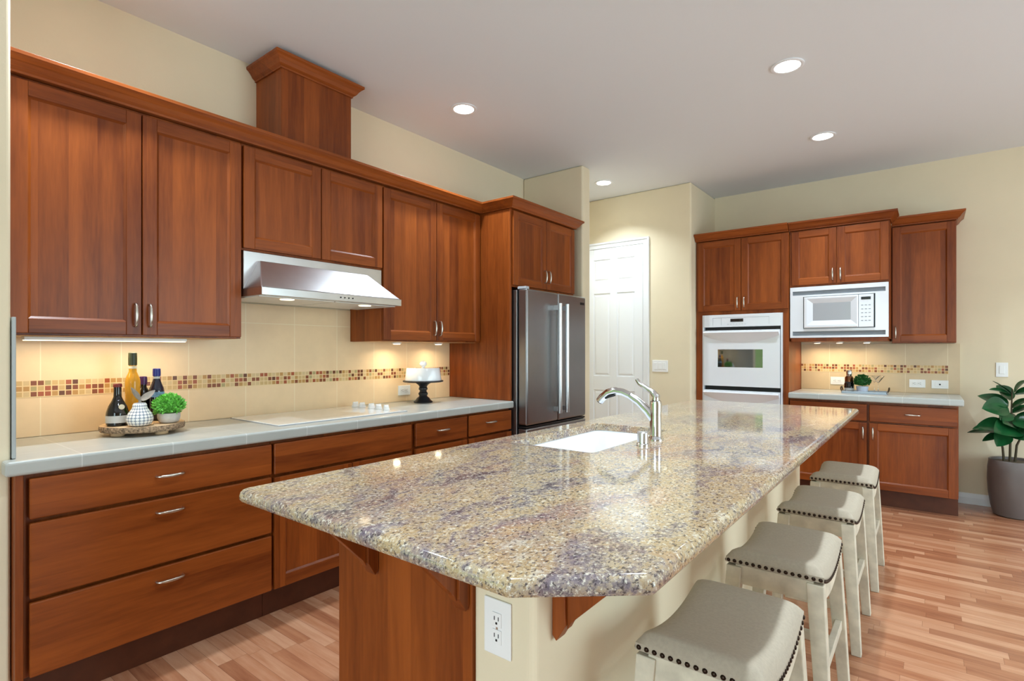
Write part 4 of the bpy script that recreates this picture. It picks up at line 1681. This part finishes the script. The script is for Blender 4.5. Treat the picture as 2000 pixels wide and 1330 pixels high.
mb.lathe([(0.036, ZT), (0.039, ZT + 0.003), (0.039, ZT + 0.072), (0.034, ZT + 0.082), (0.036, ZT + 0.09)], (cx, cy, 0), 28)
mb.build('base', DKBOT, cn, smooth=40)
mb = MB()
mb.lathe([(0.0394, ZT + 0.012), (0.0394, ZT + 0.036)], (cx, cy, 0), 28, cap=False)
mb.build('label', SILVLB, cn, smooth=40)
mb = MB()
mb.lathe([(0.032, ZT + 0.0903), (0.032, ZT + 0.125), (0.026, ZT + 0.138)], (cx, cy, 0), 28)
mb.build('collar', BRONZ, cn, smooth=40)
mb = MB()
mb.lathe([(0.020, ZT + 0.1383), (0.022, ZT + 0.145), (0.0235, ZT + 0.175), (0.019, ZT + 0.19), (0.0, ZT + 0.193)], (cx, cy, 0), 28)
mb.build('cap', CHROME, cn, smooth=40)
t2p = thing('potted_topiary', 'dark green boxwood ball in a pale grey pot on the tray', 'plant', (-0.467, 5.565, ZT))
mb = MB()
mb.lathe([(0.036, ZT), (0.039, ZT + 0.002), (0.046, ZT + 0.05), (0.046, ZT + 0.055), (0.041, ZT + 0.055), (0.040, ZT + 0.045), (0.0, ZT + 0.045)], (-0.467, 5.565, 0), 28)
mb.build('pot', ZINC, t2p, smooth=40)
shrub('foliage', (-0.467, 5.565), 0.058, ZT + 0.10, 0.88, 700, BOX2, t2p, 0.015)


def martini(loc, label):
    t = thing('martini_glass', label, 'glass', (loc[0], loc[1], ZT), 'martini glasses on the grey tray')
    x, y = loc
    mb = MB()
    mb.lathe([(0.034, ZT), (0.033, ZT + 0.002), (0.006, ZT + 0.006), (0.0035, ZT + 0.012), (0.0032, ZT + 0.085), (0.006, ZT + 0.092), (0.048, ZT + 0.150), (0.0468, ZT + 0.150), (0.004, ZT + 0.0945), (0.0, ZT + 0.0945)], (x, y, 0), 28)
    mb.build('glass', GLASS, t, smooth=40)


martini((-0.352, 5.555), 'clear martini glass on the right end of the grey tray')
martini((-0.385, 5.645), 'clear martini glass directly behind the pale grey topiary pot')

# ---------------------------------------------------------------- floor plant
PX, PY = 0.52, 5.705
pp = thing('potted_rubber_plant', 'rubber plant with big glossy leaves in a tall dark floor pot', 'plant', (PX, PY, 0))
mb = MB()
mb.lathe([(0.115, 0.001), (0.130, 0.008), (0.147, 0.08), (0.160, 0.18), (0.165, 0.28), (0.163, 0.37), (0.156, 0.432), (0.152, 0.436), (0.145, 0.432), (0.143, 0.410), (0.0, 0.410)], (PX, PY, 0), 40)
mb.build('pot', POTM, pp, smooth=50)
mb = MB()
mb.lathe([(0.141, 0.4105), (0.12, 0.419), (0.06, 0.422), (0.0, 0.423)], (PX, PY, 0), 28)
mb.build('soil', SOIL, pp, smooth=60)
stems = [((-0.03, -0.01), (-0.028, -0.02, 0.62), (-0.022, -0.02, 0.80), (-0.018, -0.02, 0.99)),
         ((-0.065, -0.01), (-0.072, -0.02, 0.52), (-0.085, -0.03, 0.60), (-0.10, -0.04, 0.67)),
         ((0.0, 0.0), (0.01, 0.0, 0.55), (0.05, 0.0, 0.66), (0.09, -0.02, 0.78))]
for s_ in stems:
    mb = MB()
    b0 = (PX + s_[0][0], PY + s_[0][1], 0.422)
    mb.tube([b0] + [(PX + p[0], PY + p[1], p[2]) for p in s_[1:]], [0.0085, 0.0075, 0.006, 0.004], 8)
    mb.build('stem', STEMM, pp, smooth=60)
LV = [  # base x, z; tip x, y offset, z; width; droop; tilt towards the room
    (0.497, 0.955, 0.385, -0.05, 1.05, 0.055, 0.10, 0.3), (0.497, 0.945, 0.360, -0.12, 0.985, 0.07, 0.15, 0.5), (0.500, 0.93, 0.415, 0.05, 1.015, 0.085, 0.2, 0.7),
    (0.480, 0.85, 0.300, 0.03, 0.93, 0.12, 0.25, 0.7), (0.480, 0.84, 0.318, -0.12, 0.835, 0.165, 0.12, 1.0), (0.482, 0.81, 0.425, -0.10, 0.75, 0.11, 0.1, 0.9),
    (0.545, 0.70, 0.385, -0.17, 0.66, 0.19, 0.1, 0.8), (0.470, 0.69, 0.285, -0.06, 0.685, 0.14, 0.25, 0.8), (0.440, 0.655, 0.235, 0.0, 0.625, 0.075, 0.1, 0.5),
    (0.450, 0.64, 0.325, -0.04, 0.57, 0.07, 0.05, 0.6), (0.470, 0.66, 0.405, -0.10, 0.545, 0.12, 0.05, 0.8), (0.440, 0.66, 0.262, -0.10, 0.668, 0.10, 0.2, 0.5),
    (0.515, 0.96, 0.590, -0.04, 1.075, 0.09, 0.35, 0.6), (0.515, 0.95, 0.660, -0.09, 0.985, 0.09, 0.25, 0.7), (0.500, 0.80, 0.630, 0.02, 0.87, 0.07, 0.2, 0.5),
    (0.505, 0.76, 0.680, -0.11, 0.71, 0.16, 0.15, 0.8), (0.500, 0.84, 0.610, -0.03, 0.925, 0.08, 0.2, 0.6), (0.530, 0.69, 0.690, -0.02, 0.63, 0.13, 0.15, 0.7),
    (0.505, 0.71, 0.590, -0.15, 0.615, 0.15, 0.1, 0.9), (0.490, 0.90, 0.455, 0.13, 0.99, 0.09, 0.1, 0.0), (0.490, 0.75, 0.430, 0.14, 0.79, 0.12, 0.1, 0.0),
    (0.610, 0.78, 0.735, -0.06, 0.85, 0.12, 0.3, 0.6), (0.600, 0.76, 0.660, -0.14, 0.77, 0.13, 0.2, 0.8), (0.500, 0.72, 0.440, -0.12, 0.73, 0.14, 0.1, 0.8)]
for bx_, bz_, tx_, ty_, tz_, W_, dr_, ti_ in LV:
    base_ = Vector((bx_, PY - 0.02, bz_))
    tip_ = Vector((tx_, PY - 0.02 + ty_, tz_))
    L_ = (tip_ - base_).length
    tip_.z += dr_ * L_
    leaf_mesh(base_, tip_ - base_, (tip_ - base_).length, W_, dr_, 0.0015, -ti_ if tx_ < bx_ else ti_, 12).build('leaf', LEAF, pp, smooth=70)
